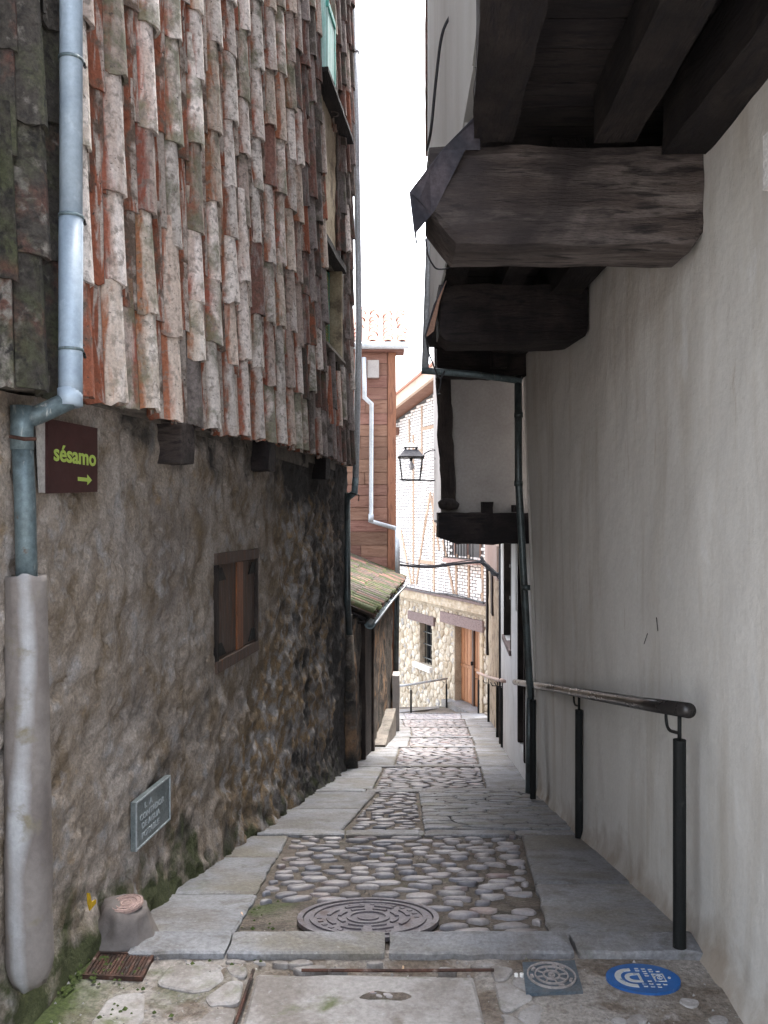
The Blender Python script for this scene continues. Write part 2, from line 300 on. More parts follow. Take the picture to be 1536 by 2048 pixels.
o_ = gt.nodes.new('ShaderNodeOutputMaterial'); tr = gt.nodes.new('ShaderNodeBsdfTransparent'); gl = gt.nodes.new('ShaderNodeBsdfGlossy'); mx = gt.nodes.new('ShaderNodeMixShader')
gl.inputs['Roughness'].default_value = .05; mx.inputs[0].default_value = .06; tr.inputs[0].default_value = (.96, .97, .98, 1)
gt.links.new(tr.outputs[0], mx.inputs[1]); gt.links.new(gl.outputs[0], mx.inputs[2]); gt.links.new(mx.outputs[0], o_.inputs[0]); M['lantern_glass'] = g

def text(name, s, size, mat, mtx, parent, ext=.001, sx=1.0, bold=0, align='LEFT'):
    c = bpy.data.curves.new(name, 'FONT'); c.body = s; c.size = size; c.extrude = ext; c.offset = bold; c.align_x = align; c.resolution_u = 3
    o = bpy.data.objects.new('_t', c); COL.objects.link(o); bpy.context.view_layer.update()
    me = bpy.data.meshes.new_from_object(o.evaluated_get(bpy.context.evaluated_depsgraph_get())); bpy.data.objects.remove(o)
    me.transform(Matrix.Diagonal((sx, 1, 1, 1)))
    me.materials.clear(); me.materials.append(M[mat])
    r = bpy.data.objects.new(name, me); COL.objects.link(r)
    r.matrix_world = mtx
    r.parent = parent; r.matrix_parent_inverse = Matrix.Translation(parent.location).inverted()
    return r

# ------------------------------------------------------------------ plan of the place
T = Vector((.1177, .9930, 0)); NL = Vector((.9930, -.1177, 0)); UP = Vector((0, 0, 1))
def LW(Y, z, off=0): return Vector((-1.53+.1185*Y, Y, z))+NL*off       # left lower wall
def LF(Y, z, off=0): return Vector((-1.41+.1185*Y, Y, z))+NL*off       # tile-hung front
zb = table([(1.4, .395), (2.48, .412), (2.795, .4216), (2.985, .438), (3.433, .463), (4.426, .4675), (5.425, .519), (6.495, .545), (9.5, .597)])
def gz(Y): return -1.65 if Y < 3.26 else -1.07-.178*min(Y, 23)
RX = table([(1.2, 1.19), (7.3, 1.31)])
XR = table([(0, 1.2), (3.3, 1.24), (7.3, 1.31), (8.4, 1.38), (12.6, 1.72), (14.7, 2.0), (19.5, 2.37), (22.2, 2.55), (24, 2.6)])
XL = table([(0, -1.6), (2.5, -1.24), (9.4, -.42), (9.75, -.32), (15, .12), (15.6, .155), (16.4, .1), (17, -1.5), (24, -2.5)])

# ------------------------------------------------------------------ ground
def grid_ground():
    vs = []; fs = []; moss = []; nx = 44
    ys = [1.0+.05*i for i in range(64)]+[4.2+.1*i for i in range(1, 200)]
    ys = [y for y in ys if y <= 23.6]
    for y in ys:
        a, b = XL(y)-.5, XR(y)+.4
        for i in range(nx+1):
            x = lerp(a, b, i/nx)
            z = gz(y)-(.004 if y < 3.2 else .009)+nz(x*3, y*3, 0, 4)*.006+nz(x*14, y*14, 3, 2)*.004
            if y < 3.2:
                z += .02*max(0, nz(x*1.3+5, y*1.3, 2, 3))
                if -.52 < x < .34: z -= .022
            vs.append((x, y, z))
            m = math.exp(-max(0, x-XL(y))/.35)*(1.0 if y < 4 else .5)
            moss.append(min(1, m))
    n = nx+1
    for j in range(len(ys)-1):
        for i in range(nx): fs.append((j*n+i, j*n+i+1, (j+1)*n+i+1, (j+1)*n+i))
    return vs, fs, moss, ys, n
vs, fs, moss, ys, nn = grid_ground()
street = mk('street', vs, fs, [M['mud'], M['forecourt']], smooth=True, attr={'moss': moss}, origin=Vector((0, 0, 0))); street['kind'] = 'structure'
for p in street.data.polygons:
    if p.center.y < 3.3: p.material_index = 1
# far lower ground, reaching out to the horizon
g0 = mk('ground', [(-250, -60, -7.6), (250, -60, -7.6), (250, 400, -7.6), (-250, 400, -7.6)], [(0, 1, 2, 3)], M['concrete']); g0['kind'] = 'structure'
# retaining edge at the turn of the street
re_ = MB().prism([(-2.9, 21.0, -5.0), (.4, 22.3, -5.035), (1.75, 23.65, -5.2), (3.0, 23.6, -5.2), (3.0, 23.6, -7.6), (-2.9, 21.0, -7.6)], (0, .25, 0)).build('street_edge', M['slab']); re_['kind'] = 'structure'

# polygon helpers -------------------------------------------------
def clip(poly, a, b, c):
    # keep a*x+b*y<=c
    out = []
    for i in range(len(poly)):
        p, q = poly[i], poly[(i+1) % len(poly)]; dp = a*p[0]+b*p[1]-c; dq = a*q[0]+b*q[1]-c
        if dp <= 0: out.append(p)
        if (dp < 0) != (dq < 0) and dp != dq:
            t = dp/(dp-dq); out.append((lerp(p[0], q[0], t), lerp(p[1], q[1], t)))
    return out
def voronoi(bound, sites, asp=1.0, gap=.01, rmax=1.0):
    cells = []
    for i, s in enumerate(sites):
        c = bound
        for j, t in enumerate(sites):
            if i == j: continue
            dx, dy = t[0]-s[0], (t[1]-s[1])*asp*asp
            if abs(t[0]-s[0]) > rmax or abs(t[1]-s[1]) > rmax: continue
            mx_, my_ = (s[0]+t[0])/2, (s[1]+t[1])/2; l = math.hypot(dx, dy)
            c = clip(c, dx/l, dy/l, (dx*mx_+dy*my_)/l-gap/2)
            if len(c) < 3: break
        if len(c) >= 3: cells.append(c)
    return cells
def area(p): return abs(sum(p[i][0]*p[(i+1) % len(p)][1]-p[(i+1) % len(p)][0]*p[i][1] for i in range(len(p))))/2
def ccw(p):
    a = sum(p[i][0]*p[(i+1) % len(p)][1]-p[(i+1) % len(p)][0]*p[i][1] for i in range(len(p)))
    return p if a > 0 else p[::-1]
def chaikin(p, n=1, k=.25):
    for _ in range(n):
        q = []
        for i in range(len(p)):
            a, b = p[i], p[(i+1) % len(p)]
            q += [(lerp(a[0], b[0], k), lerp(a[1], b[1], k)), (lerp(a[0], b[0], 1-k), lerp(a[1], b[1], 1-k))]
        p = q
    return p
def scat(x0, x1, y0, y1, d, n=4000, asp=1.0):
    pts = []
    for _ in range(n):
        p = (R.uniform(x0, x1), R.uniform(y0, y1))
        if all((p[0]-q[0])**2+((p[1]-q[1])*asp)**2 > (d*R.uniform(.8, 1.25))**2 for q in pts): pts.append(p)
    return pts
def resample(p, n):
    L_ = [math.dist(p[i], p[(i+1) % len(p)]) for i in range(len(p))]; tot = sum(L_); out = []; i = 0; acc = 0
    for k in range(n):
        t = tot*k/n
        while acc+L_[i] < t: acc += L_[i]; i += 1
        f = (t-acc)/max(L_[i], 1e-9); a, b = p[i], p[(i+1) % len(p)]; out.append((lerp(a[0], b[0], f), lerp(a[1], b[1], f)))
    return out
def dome(poly, zf, h, depth, inset=.22, to3=None):
    poly = ccw(poly); n = len(poly); cx = sum(p[0] for p in poly)/n; cy = sum(p[1] for p in poly)/n
    vs = []; rings = [(1.0, -depth), (1.0, h*.25), (1-inset*.55, h*.8), (1-inset*1.8, h)]
    for sc, z in rings:
        for x, y in poly:
            X, Y = cx+(x-cx)*sc, cy+(y-cy)*sc; vs.append((X, Y, zf(X, Y)+z))
    vs.append((cx, cy, zf(cx, cy)+h*1.04)); fs = []
    for k in range(3):
        for i in range(n): fs.append((k*n+i, k*n+(i+1) % n, (k+1)*n+(i+1) % n, (k+1)*n+i))
    for i in range(n): fs.append((3*n+i, 3*n+(i+1) % n, 4*n))
    if to3: vs = [to3(*v) for v in vs]
    return vs, fs
def cutc(p, d):
    q = []
    for i in range(len(p)):
        a, b = p[i], p[(i+1) % len(p)]; l = max(1e-6, math.dist(a, b)); k = min(.3, d/l)
        q += [(lerp(a[0], b[0], k), lerp(a[1], b[1], k)), (lerp(a[0], b[0], 1-k), lerp(a[1], b[1], 1-k))]
    return q
def slabmesh(poly, zf, h, depth=.05, bevel=.008):
    # an irregular flat slab with softened arris, top re-sampled so that the edge wanders
    poly = ccw(poly); per = sum(math.dist(poly[i], poly[(i+1) % len(poly)]) for i in range(len(poly)))
    pc = cutc(poly, .008); poly = []
    for i in range(len(pc)):
        a, b = pc[i], pc[(i+1) % len(pc)]; q = max(1, min(9, int(math.dist(a, b)/.07))); poly += [(lerp(a[0], b[0], t/q), lerp(a[1], b[1], t/q)) for t in range(q)]
    n = len(poly)
    cx = sum(p[0] for p in poly)/n; cy = sum(p[1] for p in poly)/n
    poly = [(x+nz(x*13, y*13, h*50, 3)*.011, y+nz(x*13, y*13, 9, 3)*.011) for x, y in poly]
    vs = []; d = max(.05, min(math.hypot(x-cx, y-cy) for x, y in poly))
    for k, z in ((1, -depth), (1, h-bevel), (1-bevel*1.3/d, h)):
        for x, y in poly:
            X, Y = cx+(x-cx)*k, cy+(y-cy)*k; vs.append((X, Y, zf(X, Y)+z+(nz(X*5, Y*5, 1, 2)*.003 if z > 0 else 0)))
    fs = []
    for k in range(2):
        for i in range(n): fs.append((k*n+i, k*n+(i+1) % n, (k+1)*n+(i+1) % n, (k+1)*n+i))
    vs.append((cx, cy, zf(cx, cy)+h)); fs += [(2*n+i, 2*n+(i+1) % n, 3*n) for i in range(n)]
    return vs, fs
G = lambda x, y: gz(y)
def slab(poly, h=.012, m='slab', name='paving_slab', bevel=.008):
    v, f = slabmesh(poly, G, h, bevel=bevel); return mk(name, v, f, M[m], street)
# street bands between the cross kerbs
SEG = [(3.40, 5.52, (-.60, -.60), (.655, .88)), (5.70, 7.52, (-.27, -.06), (.26, .30)), (7.70, 9.50, (-.09, .0), (.93, 1.07)),
       (9.68, 11.98, (.12, .22), (1.08, 1.27)), (12.16, 13.78, (.34, .42), (1.30, 1.42)), (13.96, 16.3, (.46, .5), (1.42, 1.60)), (16.5, 19.0, (.4, .4), (1.6, 1.8)), (19.2, 21.6, (.5, .5), (1.75, 1.95))]
def strip(y0, y1, fa, fb, lo, hi, h=.012, cross=False):
    y = y0
    while y < y1-.05:
        l = min(R.uniform(lo, hi), y1-y)
        if y1-(y+l) < .18: l = y1-y
        a0, a1, b0, b1 = fa(y), fa(y+l), fb(y), fb(y+l); j = lambda: R.uniform(-.012, .012)
        w = (b0-a0+b1-a1)/2
        if cross and w > .5 and R.random() < .45:
            c0 = lerp(a0, b0, R.uniform(.4, .6)); c1 = c0+j()
            slab([(a0, y+.006), (c0-.006, y+.006), (c1-.006, y+l-.006), (a1, y+l-.006)], h+R.uniform(-.003, .003))
            slab([(c0+.006, y+.006), (b0, y+.006), (b1, y+l-.006), (c1+.006, y+l-.006)], h+R.uniform(-.003, .003))
        else:
            slab([(a0, y+.006), (b0+j(), y+.006), (b1+j(), y+l-.006), (a1, y+l-.006)], h+R.uniform(-.003, .004))
        y += l
def L_edge(y): return XL(y)-.03+.13*math.exp(-((y-3.6)/.5)**2)
cob_cells = []
for k, (y0, y1, (c0, c1), (d0, d1)) in enumerate(SEG):
    cl = lambda y, a=y0, b=y1, p=c0, q=c1: lerp(p, q, (y-a)/(b-a)); cr = lambda y, a=y0, b=y1, p=d0, q=d1: lerp(p, q, (y-a)/(b-a))
    strip(y0, y1, L_edge, lambda y: cl(y)-.01, .5, 1.05)
    if k == 1:
        # worn flags, thin pieces laid crosswise, a little proud
        sites = scat(.30, 1.30, y0, y1, .20, asp=2.2)
        for c in voronoi([(cr(y0)+.01, y0+.01), (XR(y0)+.02, y0+.01), (XR(y1)+.02, y1-.01), (cr(y1)+.01, y1-.01)], sites, asp=2.2, gap=.010):
            if area(c) > .004: slab(c, .022+R.uniform(-.003, .004), bevel=.006)
    else: strip(y0, y1, lambda y: cr(y)+.01, lambda y: XR(y)+.03, .6, 1.2, cross=True)
    d = .132 if k < 3 else .155
    sites = scat(min(c0, c1)-.05, max(d0, d1)+.05, y0, y1, d, asp=1.75 if k < 2 else 1.5)
    b = [(cl(y0)+.01, y0+.01), (cr(y0)-.01, y0+.01), (cr(y1)-.01, y1-.01), (cl(y1)+.01, y1-.01)]
    for c in voronoi(b, sites, asp=1.75 if k < 2 else 1.5, gap=.028 if k < 2 else .02, rmax=.6):
        if area(c) < .0018: continue
        cx = sum(p[0] for p in c)/len(c); cy = sum(p[1] for p in c)/len(c)
        if k == 0:
            if math.hypot(cx+.075, cy-3.68) < .345: continue
            if cx < -.30 and cy < 3.95: continue
        s = R.uniform(.66, .97) if k < 2 else R.uniform(.86, 1)
        if k == 0 and R.random() < .06: continue
        c = [(cx+(x-cx)*s, cy+(y-cy)*s) for x, y in c]
        cob_cells.append((cy, [(x+R.gauss(0, .0035), y+R.gauss(0, .003)) for x, y in resample(chaikin(c, 2), 10)], k))
    # cross kerb made of a few long stones
    yk = y1+.01; xs = [XL(yk)-.02]; tgt = XR(yk)+.03
    while tgt-xs[-1] > .9: xs.append(xs[-1]+R.uniform(.45, .8))
    xs.append(tgt)
    for a, b_ in zip(xs, xs[1:]):
        slab([(a+.005, yk), (b_-.005, yk), (b_-.005, yk+.16), (a+.005, yk+.16)], .016+R.uniform(-.002, .003), name='kerb_stone')
cob_cells.sort(key=lambda c: c[0]); rest = MB()
for i, (cy, c, k) in enumerate(cob_cells):
    hh = R.uniform(.003, .015) if k < 2 else R.uniform(.001, .007)
    v, f = dome(c, G, hh, .03, inset=R.uniform(.18, .28))
    if i < 290: mk('cobble', v, f, M['cobble'], street, smooth=True)
    else: rest.add(v, f)
if rest.v: rest.build('far_cobbles', M['cobble'], street, smooth=True, kind='stuff')
# near kerb
for a, b_ in ((-.97, -.60), (-.60, .005), (.018, .72), (.73, 1.22)):
    v, f = slabmesh([(a+.004, 3.215), (b_-.004, 3.215), (b_-.002, 3.385), (a+.002, 3.385)], lambda x, y: -1.65, .020, .06, .007)
    mk('kerb_stone', v, f, M['slab'], street)
# forecourt: big concrete slab, crazy paving, pale chips
v, f = slabmesh([(-.455, 1.2), (.335, 1.2), (.325, 3.07), (-.465, 3.085)], lambda x, y: -1.65, .010, .05); mk('concrete_slab', v, f, M['concrete'], street)
for bnd, d in (([(-1.02, 2.2), (-.49, 2.2), (-.50, 3.14), (-.92, 3.16)], .19), ([(.40, 2.2), (.55, 2.2), (.53, 3.1), (.39, 3.16)], .13)):
    xs = [p[0] for p in bnd]
    for c in voronoi(bnd, scat(min(xs), max(xs), 2.2, 3.15, d), gap=.016):
        if area(c) < .003 or R.random() < .10: continue
        cx = sum(p[0] for p in c)/len(c); cy = sum(p[1] for p in c)/len(c)
        if cx < -.84 and cy > 3.02: continue
        slab(chaikin(c, 1, .15), R.uniform(.002, .008), 'concrete', 'paving_stone', .005)
for i in range(22):
    cx, cy = R.uniform(.62, 1.16), R.uniform(2.45, 2.93)
    r = R.uniform(.012, .045); n = R.randint(5, 8)
    c = [(cx+r*R.uniform(.7, 1.2)*math.cos(2*math.pi*q/n), cy+r*R.uniform(.6, 1)*math.sin(2*math.pi*q/n)) for q in range(n)]
    slab(chaikin(c, 1), R.uniform(.0, .005), 'concrete', 'paving_stone', .003)
for i in range(16):
    cx = R.uniform(-.75, .45); cy = R.uniform(3.11, 3.19); r = R.uniform(.015, .045); n = R.randint(5, 7)
    c = [(cx+r*1.4*R.uniform(.8, 1.2)*math.cos(2*math.pi*q/n), cy+r*.7*R.uniform(.8, 1)*math.sin(2*math.pi*q/n)) for q in range(n)]
    slab(chaikin(c, 1), R.uniform(-.002, .006), 'concrete', 'paving_stone', .004)
for pts in ([(-.495, 2.45), (-.482, 2.8), (-.475, 3.10)], [(-.30, 3.098), (.05, 3.095), (.40, 3.10)]):
    MB().tube([(x, y, -1.637) for x, y in pts], .006, 6).build('metal_edging', M['rust'], street)
pp = [(-.10, 2.925), (-.05, 2.905), (.02, 2.912), (.07, 2.905), (.105, 2.93), (.08, 2.955), (.02, 2.96), (-.03, 2.972), (-.08, 2.955)]
slab(pp, .0125, 'mud', 'broken_patch', .002)
for i in range(7):
    cx, cy = R.uniform(-.07, .07), R.uniform(2.92, 2.95); c = [(cx+.014*R.uniform(.7, 1.2)*math.cos(q*1.05), cy+.009*R.uniform(.7, 1.2)*math.sin(q*1.05)) for q in range(6)]
    slab(c, R.uniform(.0135, .016), 'cobble', 'stone_chip', .002)
# gravel in the joints
gm = MB()
for i in range(1300):
    y = 2.3+R.random()**1.3*5.0; x = R.uniform(XL(y)+.02, XR(y)-.03)
    if -.45 < x < .3 and y < 3.05: continue
    r = R.uniform(.002, .0065) if R.random() < .93 else R.uniform(.006, .011); z = gz(y)-.008+(.012 if y < 3.2 else 0); a = R.uniform(0, 6.28)
    pts = [(x+r*math.cos(a+q*2.09), y+r*math.sin(a+q*2.09), z) for q in range(3)]+[(x, y, z+r*1.1)]
    gm.add(pts, [(0, 1, 3), (1, 2, 3), (2, 0, 3)])
o = gm.build('gravel', M['concrete']); tag(o, 'pale grit and gravel scattered in the joints of the paving', 'gravel'); o['kind'] = 'stuff'
mm = MB()
for i in range(2600):
    y = 2.45+R.random()**1.6*6.5; x = XL(y)+.02+abs(R.gauss(0, .10)) if R.random() < .8 else R.uniform(-1.0, -.3)
    if y > 4.2 and x > XL(y)+.2: continue
    if -.46 < x < .33 and y < 3.07: continue
    if nz(x*4, y*4, 7, 3) < .02: continue
    r = R.uniform(.004, .012); z = gz(y)-.008+(.014 if y < 3.2 else 0)
    ang = R.uniform(0, 6.28); pts = [(x+r*math.cos(ang+q*1.57), y+r*math.sin(ang+q*1.57), z) for q in range(4)]+[(x, y, z+r*R.uniform(.5, 1.1))]
    mm.add(pts, [(0, 1, 4), (1, 2, 4), (2, 3, 4), (3, 0, 4)])
o = mm.build('moss', M['moss'], smooth=True); tag(o, 'low green moss along the foot of the left wall and in the paving joints', 'moss'); o['kind'] = 'stuff'

# ------------------------------------------------------------------ left tile-hung house
house = thing('tile_hung_house', LW(6, -1.7), 'left house with clay tiles hung down its upper storey above a rough earth wall', 'house')
WIN = (4.83, 5.69, -.86, -.20)
def rough_wall():
    nyy, nzz = 400, 150; y0, y1 = 1.2, 9.45; vs = []; gr = []; mo = []; ru = []; fs = []
    for j in range(nyy+1):
        y = lerp(y0, y1, j/nyy); zlo = gz(y)-.15; zhi = zb(y)-.01
        for k in range(nzz+1):
            z = lerp(zlo, zhi, k/nzz)
            rub = min(1, max(0, (y-5.2)/2+(-.5-z)*.25+nz(y*.9, z*.9, 5, 3)*.5))
            h = nz(y*1.2, z*1.2, 0, 3)*.022+nz(y*5, z*5, 2, 4)*.013*(1+rub*1.7)+nz(y*14, z*14, 4, 3)*.009*(1+rub)-max(0,nz(y*9,z*9,40,3)-.25)*.05
            h += rub*.022*(.35-min(.6, noise.voronoi((y*8+nz(y*6, z*6, 1, 2)*.5, z*10+nz(y*6, z*6, 9, 2)*.5, 0))[0][0]))
            foot = max(0, 1-(z-gz(y))/.35); h += .05*foot*foot+.03*foot*nz(y*4, z*4, 8, 3)
            if y > 9.2: h *= .4
            if abs(y-5.26) < .56 and abs(z+.53) < .46: h = h*.35
            p = LW(y, z, h); vs.append(p)
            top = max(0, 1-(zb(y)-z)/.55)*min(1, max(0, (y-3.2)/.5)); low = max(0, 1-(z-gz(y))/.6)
            gr.append(.55*top+.34*low*min(1, max(0, (y-2.6)/1))+.40*max(0, min(1, (y-5.7)/1.6))+.25*max(0, nz(y*.7, z*.5, 31, 2))+(.30 if y > 8.6 else 0)); mo.append(min(1, low*(1.0 if y < 4.5 else .6)))  # darker just below the soffit, near the foot and towards the far end
            ru.append(rub)
    n = nzz+1
    for j in range(nyy):
        for k in range(nzz):
            yc = lerp(y0, y1, (j+.5)/nyy); c = vs[j*n+k]; zc = (c.z+vs[(j+1)*n+k+1].z)/2
            if WIN[0]+.02 < yc < WIN[1]-.02 and WIN[2]+.02 < zc < WIN[3]-.02: continue
            fs.append((j*n+k, (j+1)*n+k, (j+1)*n+k+1, j*n+k+1))
    return vs, fs, gr, mo, ru
vs, fs, gr, mo, ru = rough_wall()
mk('lower_wall', vs, fs, M['render'], house, smooth=True, attr={'grime_and_dark': gr, 'moss': mo, 'rubble': ru})
# wall core behind and end return at the far corner
c = []
for q in range(8):
    yy = 9.43 if q & 2 else 1.0; off = -.16 if q & 1 else -1.4; c.append(LW(yy, (6.8 if q & 4 else -3.4), off))
MB().hexa(c).build('wall_core', M['render_dark'], house)
vs = []; fs = []
for k in range(61):
    z = lerp(-3.4, .58, k/60)
    for i in range(13):
        o_ = lerp(-.6, .0, i/12); vs.append(LW(9.45, z, o_)+T*nz(o_*5, z*5, 3, 3)*.02)
for k in range(60):
    for i in range(12): fs.append((k*13+i+1, k*13+i, (k+1)*13+i, (k+1)*13+i+1))
mk('corner_return', vs, fs, M['render_dark'], house, smooth=True)
# small shuttered window
w = mk('shuttered_window', *((lambda m: (m.v, m.f))(MB().hexa([LW((WIN[1] if q & 2 else WIN[0]), (WIN[3] if q & 4 else WIN[2]), (-.06 if q & 1 else -.14)) for q in range(8)]))), M['black_wood'], house)
def lwbox(y0, y1, z0, z1, o0, o1, **k): return MB().hexa([LW((y1 if q & 2 else y0), (z1 if q & 4 else z0), (o1 if q & 1 else o0)) for q in range(8)], **k)
for a in ((WIN[0]-.01, WIN[1]+.01, WIN[3]-.055, WIN[3]+.01), (WIN[0]-.01, WIN[1]+.01, WIN[2]-.01, WIN[2]+.055)):
    lwbox(*a, -.05, .018, n=(1, 6, 1), amp=.004).build('frame_board', M['shutter_wood'], w)
for a in ((WIN[0]-.012, WIN[0]+.03), (WIN[1]-.03, WIN[1]+.012)):
    lwbox(*a, WIN[2]+.056, WIN[3]-.056, -.05, .014).build('frame_board', M['black_wood_z'], w)
lwbox(4.865, 5.24, WIN[2]+.06, WIN[3]-.06, -.045, -.004).build('shutter_leaf', M['shutter_wood'], w)
lwbox(5.375, 5.655, WIN[2]+.06, WIN[3]-.06, -.045, -.002).build('shutter_leaf', M['shutter_wood'], w)
lwbox(5.245, 5.37, WIN[2]+.06, WIN[3]-.06, -.042, .006).build('centre_batten', M['orange_wood'], w)
for y0, y1 in ((4.87, 5.02), (5.50, 5.65)):
    for z0 in (WIN[2]+.075, WIN[3]-.15):
        yy = [LW(y0, z0, .000), LW(y1, z0, .000), LW(y1, z0+.075, .000), LW(y0, z0+.075, .000)]
        if y0 < 5: yy[2] = LW(y0+.07, z0+.075, .000)
        else: yy[3] = LW(y1-.07, z0+.075, .000)
        MB().prism(yy, NL*.006).build('hinge_plate', M['iron'], w)
# tile wall backing with openings
OP1 = (7.32, 7.85, 3.86, 5.4); OP2 = (7.62, 8.62, 1.60, 2.50)
def fbox(y0, y1, z0, z1, o0, o1, **k): return MB().hexa([LF((y1 if q & 2 else y0), (z1 if q & 4 else z0), (o1 if q & 1 else o0)) for q in range(8)], **k)
bk = MB()
for y0, y1, z0, z1 in ((1.1, 7.30, .45, 6.6), (7.30, 7.62, .5, 3.86), (7.62, 8.62, .5, 1.60), (7.62, 8.62, 2.50, 3.86), (7.30, 7.90, 5.4, 6.6), (7.90, 8.62, 3.86, 6.6), (8.62, 9.30, .58, 6.6)):
    bk.hexa([LF((y1 if q & 2 else y0), (z1 if q & 4 else z0), (-.105 if q & 1 else -.27)) for q in range(8)])
bk.build('upper_wall', M['mortar'], house)
# soffit ledge
sv = []; sf = []; yy = [1.3+.12*i for i in range(69)]
for y in yy:
    z = zb(y)
    for o_, dz in ((-.20, 0), (-.045, .0), (-.045, .055), (-.20, .055)): sv.append(LF(y, z+dz+nz(y*3, o_*3, dz, 3)*.008, o_))
for i in range(len(yy)-1):
    for q in range(4): sf.append((i*4+q, i*4+(q+1) % 4, (i+1)*4+(q+1) % 4, (i+1)*4+q))
sf += [(0, 1, 2, 3), tuple((len(yy)-1)*4+q for q in (3, 2, 1, 0))]
mk('soffit_ledge', sv, sf, M['mortar'], house)
# beam stubs under the ledge
for y0, wdt, o1 in ((3.98, .17, .12), (5.55, .2, .12), (7.6, .2, .11)):
    lwbox(y0, y0+wdt, zb(y0)-.20, zb(y0)-.005, -.1, o1, n=(4, 2, 2), amp=.012, sc=9, seed=y0).build('beam_end', M['worn_wood'] if y0 < 5 else M['black_wood'], house, bev=.006)
# canal tiles
def tile_mesh(name, r0=.071, r1=.060, L_=.54, th=.013, arc=84, seed=0, chip=.010):
    rr = random.Random(seed); n = 7; m = 3; vs = []; fs = []; e0 = [rr.uniform(-chip, chip) for _ in range(n+1)]
    for side in (0, 1):
        for j in range(m+1):
            t = j/m; r = lerp(r0, r1, t)-side*th
            for i in range(n+1):
                a = math.radians(lerp(-arc, arc, i/n)); z = lerp(-L_/2, L_/2, t)+(e0[i] if j == 0 else 0)
                wob = 1+nz(a*1.5+seed, t*2, seed, 2)*.05
                vs.append((r*math.sin(a)*wob, (r*math.cos(a)-r0*.15)*wob, z))
    q = (n+1)*(m+1)
    for j in range(m):
        for i in range(n):
            a = j*(n+1)+i; fs.append((a, a+n+1, a+n+2, a+1)); fs.append((q+a, q+a+1, q+a+n+2, q+a+n+1))
    for i in range(n): fs.append((i, i+1, q+i+1, q+i)); b = m*(n+1)+i; fs.append((b, q+b, q+b+1, b+1))
    for j in range(m):
        a = j*(n+1); fs.append((a, q+a, q+a+n+1, a+n+1)); a += n; fs.append((a, a+n+1, q+a+n+1, q+a))
    me = bpy.data.meshes.new(name); me.from_pydata(vs, [], fs); me.update(); me.shade_smooth()
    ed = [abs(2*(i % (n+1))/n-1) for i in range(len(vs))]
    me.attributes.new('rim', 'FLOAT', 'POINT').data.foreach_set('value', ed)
    me.attributes.new('crown_shading', 'FLOAT', 'POINT').data.foreach_set('value', [1-e*e for e in ed])  # lightens the arc's middle in colour: lichen plus painted roundness
    try: me.set_sharp_from_angle(angle=math.radians(50))
    except Exception: pass
    return me
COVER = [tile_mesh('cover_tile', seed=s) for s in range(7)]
CHAN = [tile_mesh('channel_tile', r0=.084, r1=.078, seed=20+s, arc=72) for s in range(5)]
def variants(base, mats):
    out = {}
    for mname in mats:
        out[mname] = []
        for b in base:
            c = b.copy(); c.materials.append(M[mname]); out[mname].append(c)
    return out
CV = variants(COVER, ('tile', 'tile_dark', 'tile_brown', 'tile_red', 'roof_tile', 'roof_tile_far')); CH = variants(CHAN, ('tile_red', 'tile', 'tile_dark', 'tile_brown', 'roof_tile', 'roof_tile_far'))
def place(name, me, mtx, parent):
    o = bpy.data.objects.new(name, me); COL.objects.link(o); o.matrix_world = mtx
    o.parent = parent; o.matrix_parent_inverse = Matrix.Translation(parent.location).inverted(); return o
def frame(x, y, z, pos, s=(1, 1, 1)):
    m = Matrix(((x[0]*s[0], y[0]*s[1], z[0]*s[2], pos[0]), (x[1]*s[0], y[1]*s[1], z[1]*s[2], pos[1]), (x[2]*s[0], y[2]*s[1], z[2]*s[2], pos[2]), (0, 0, 0, 1)))
    return m
def in_op(y, z0, z1, pad=.02):
    for a in (OP1, OP2, (7.55, 8.30, 2.5, 3.70)):
        if a[0]-pad < y < a[1]+pad and z1 > a[2]-pad and z0 < a[3]+pad: return True
    return False
tiles = []; y = 1.75; ci = 0
while y < 9.16:
    pitch = R.uniform(.27, .325) if y < 6 else R.uniform(.24, .29)
    for kind in (0, 1):
        yc = y+(pitch/2 if kind else 0)
        if yc > 9.22: continue
        z = zb(yc)-R.uniform(0, .02); zmax = 6.4; first = True; ex = R.uniform(.36, .46)
        while z < zmax:
            e = ex*R.uniform(.75, 1.15)
            zc = z+.27; tiles.append((kind, yc+R.gauss(0, .007), zc, z, e)); z += e; first = False
    y += pitch; ci += 1
extra = MB(); ct = [0, 0]
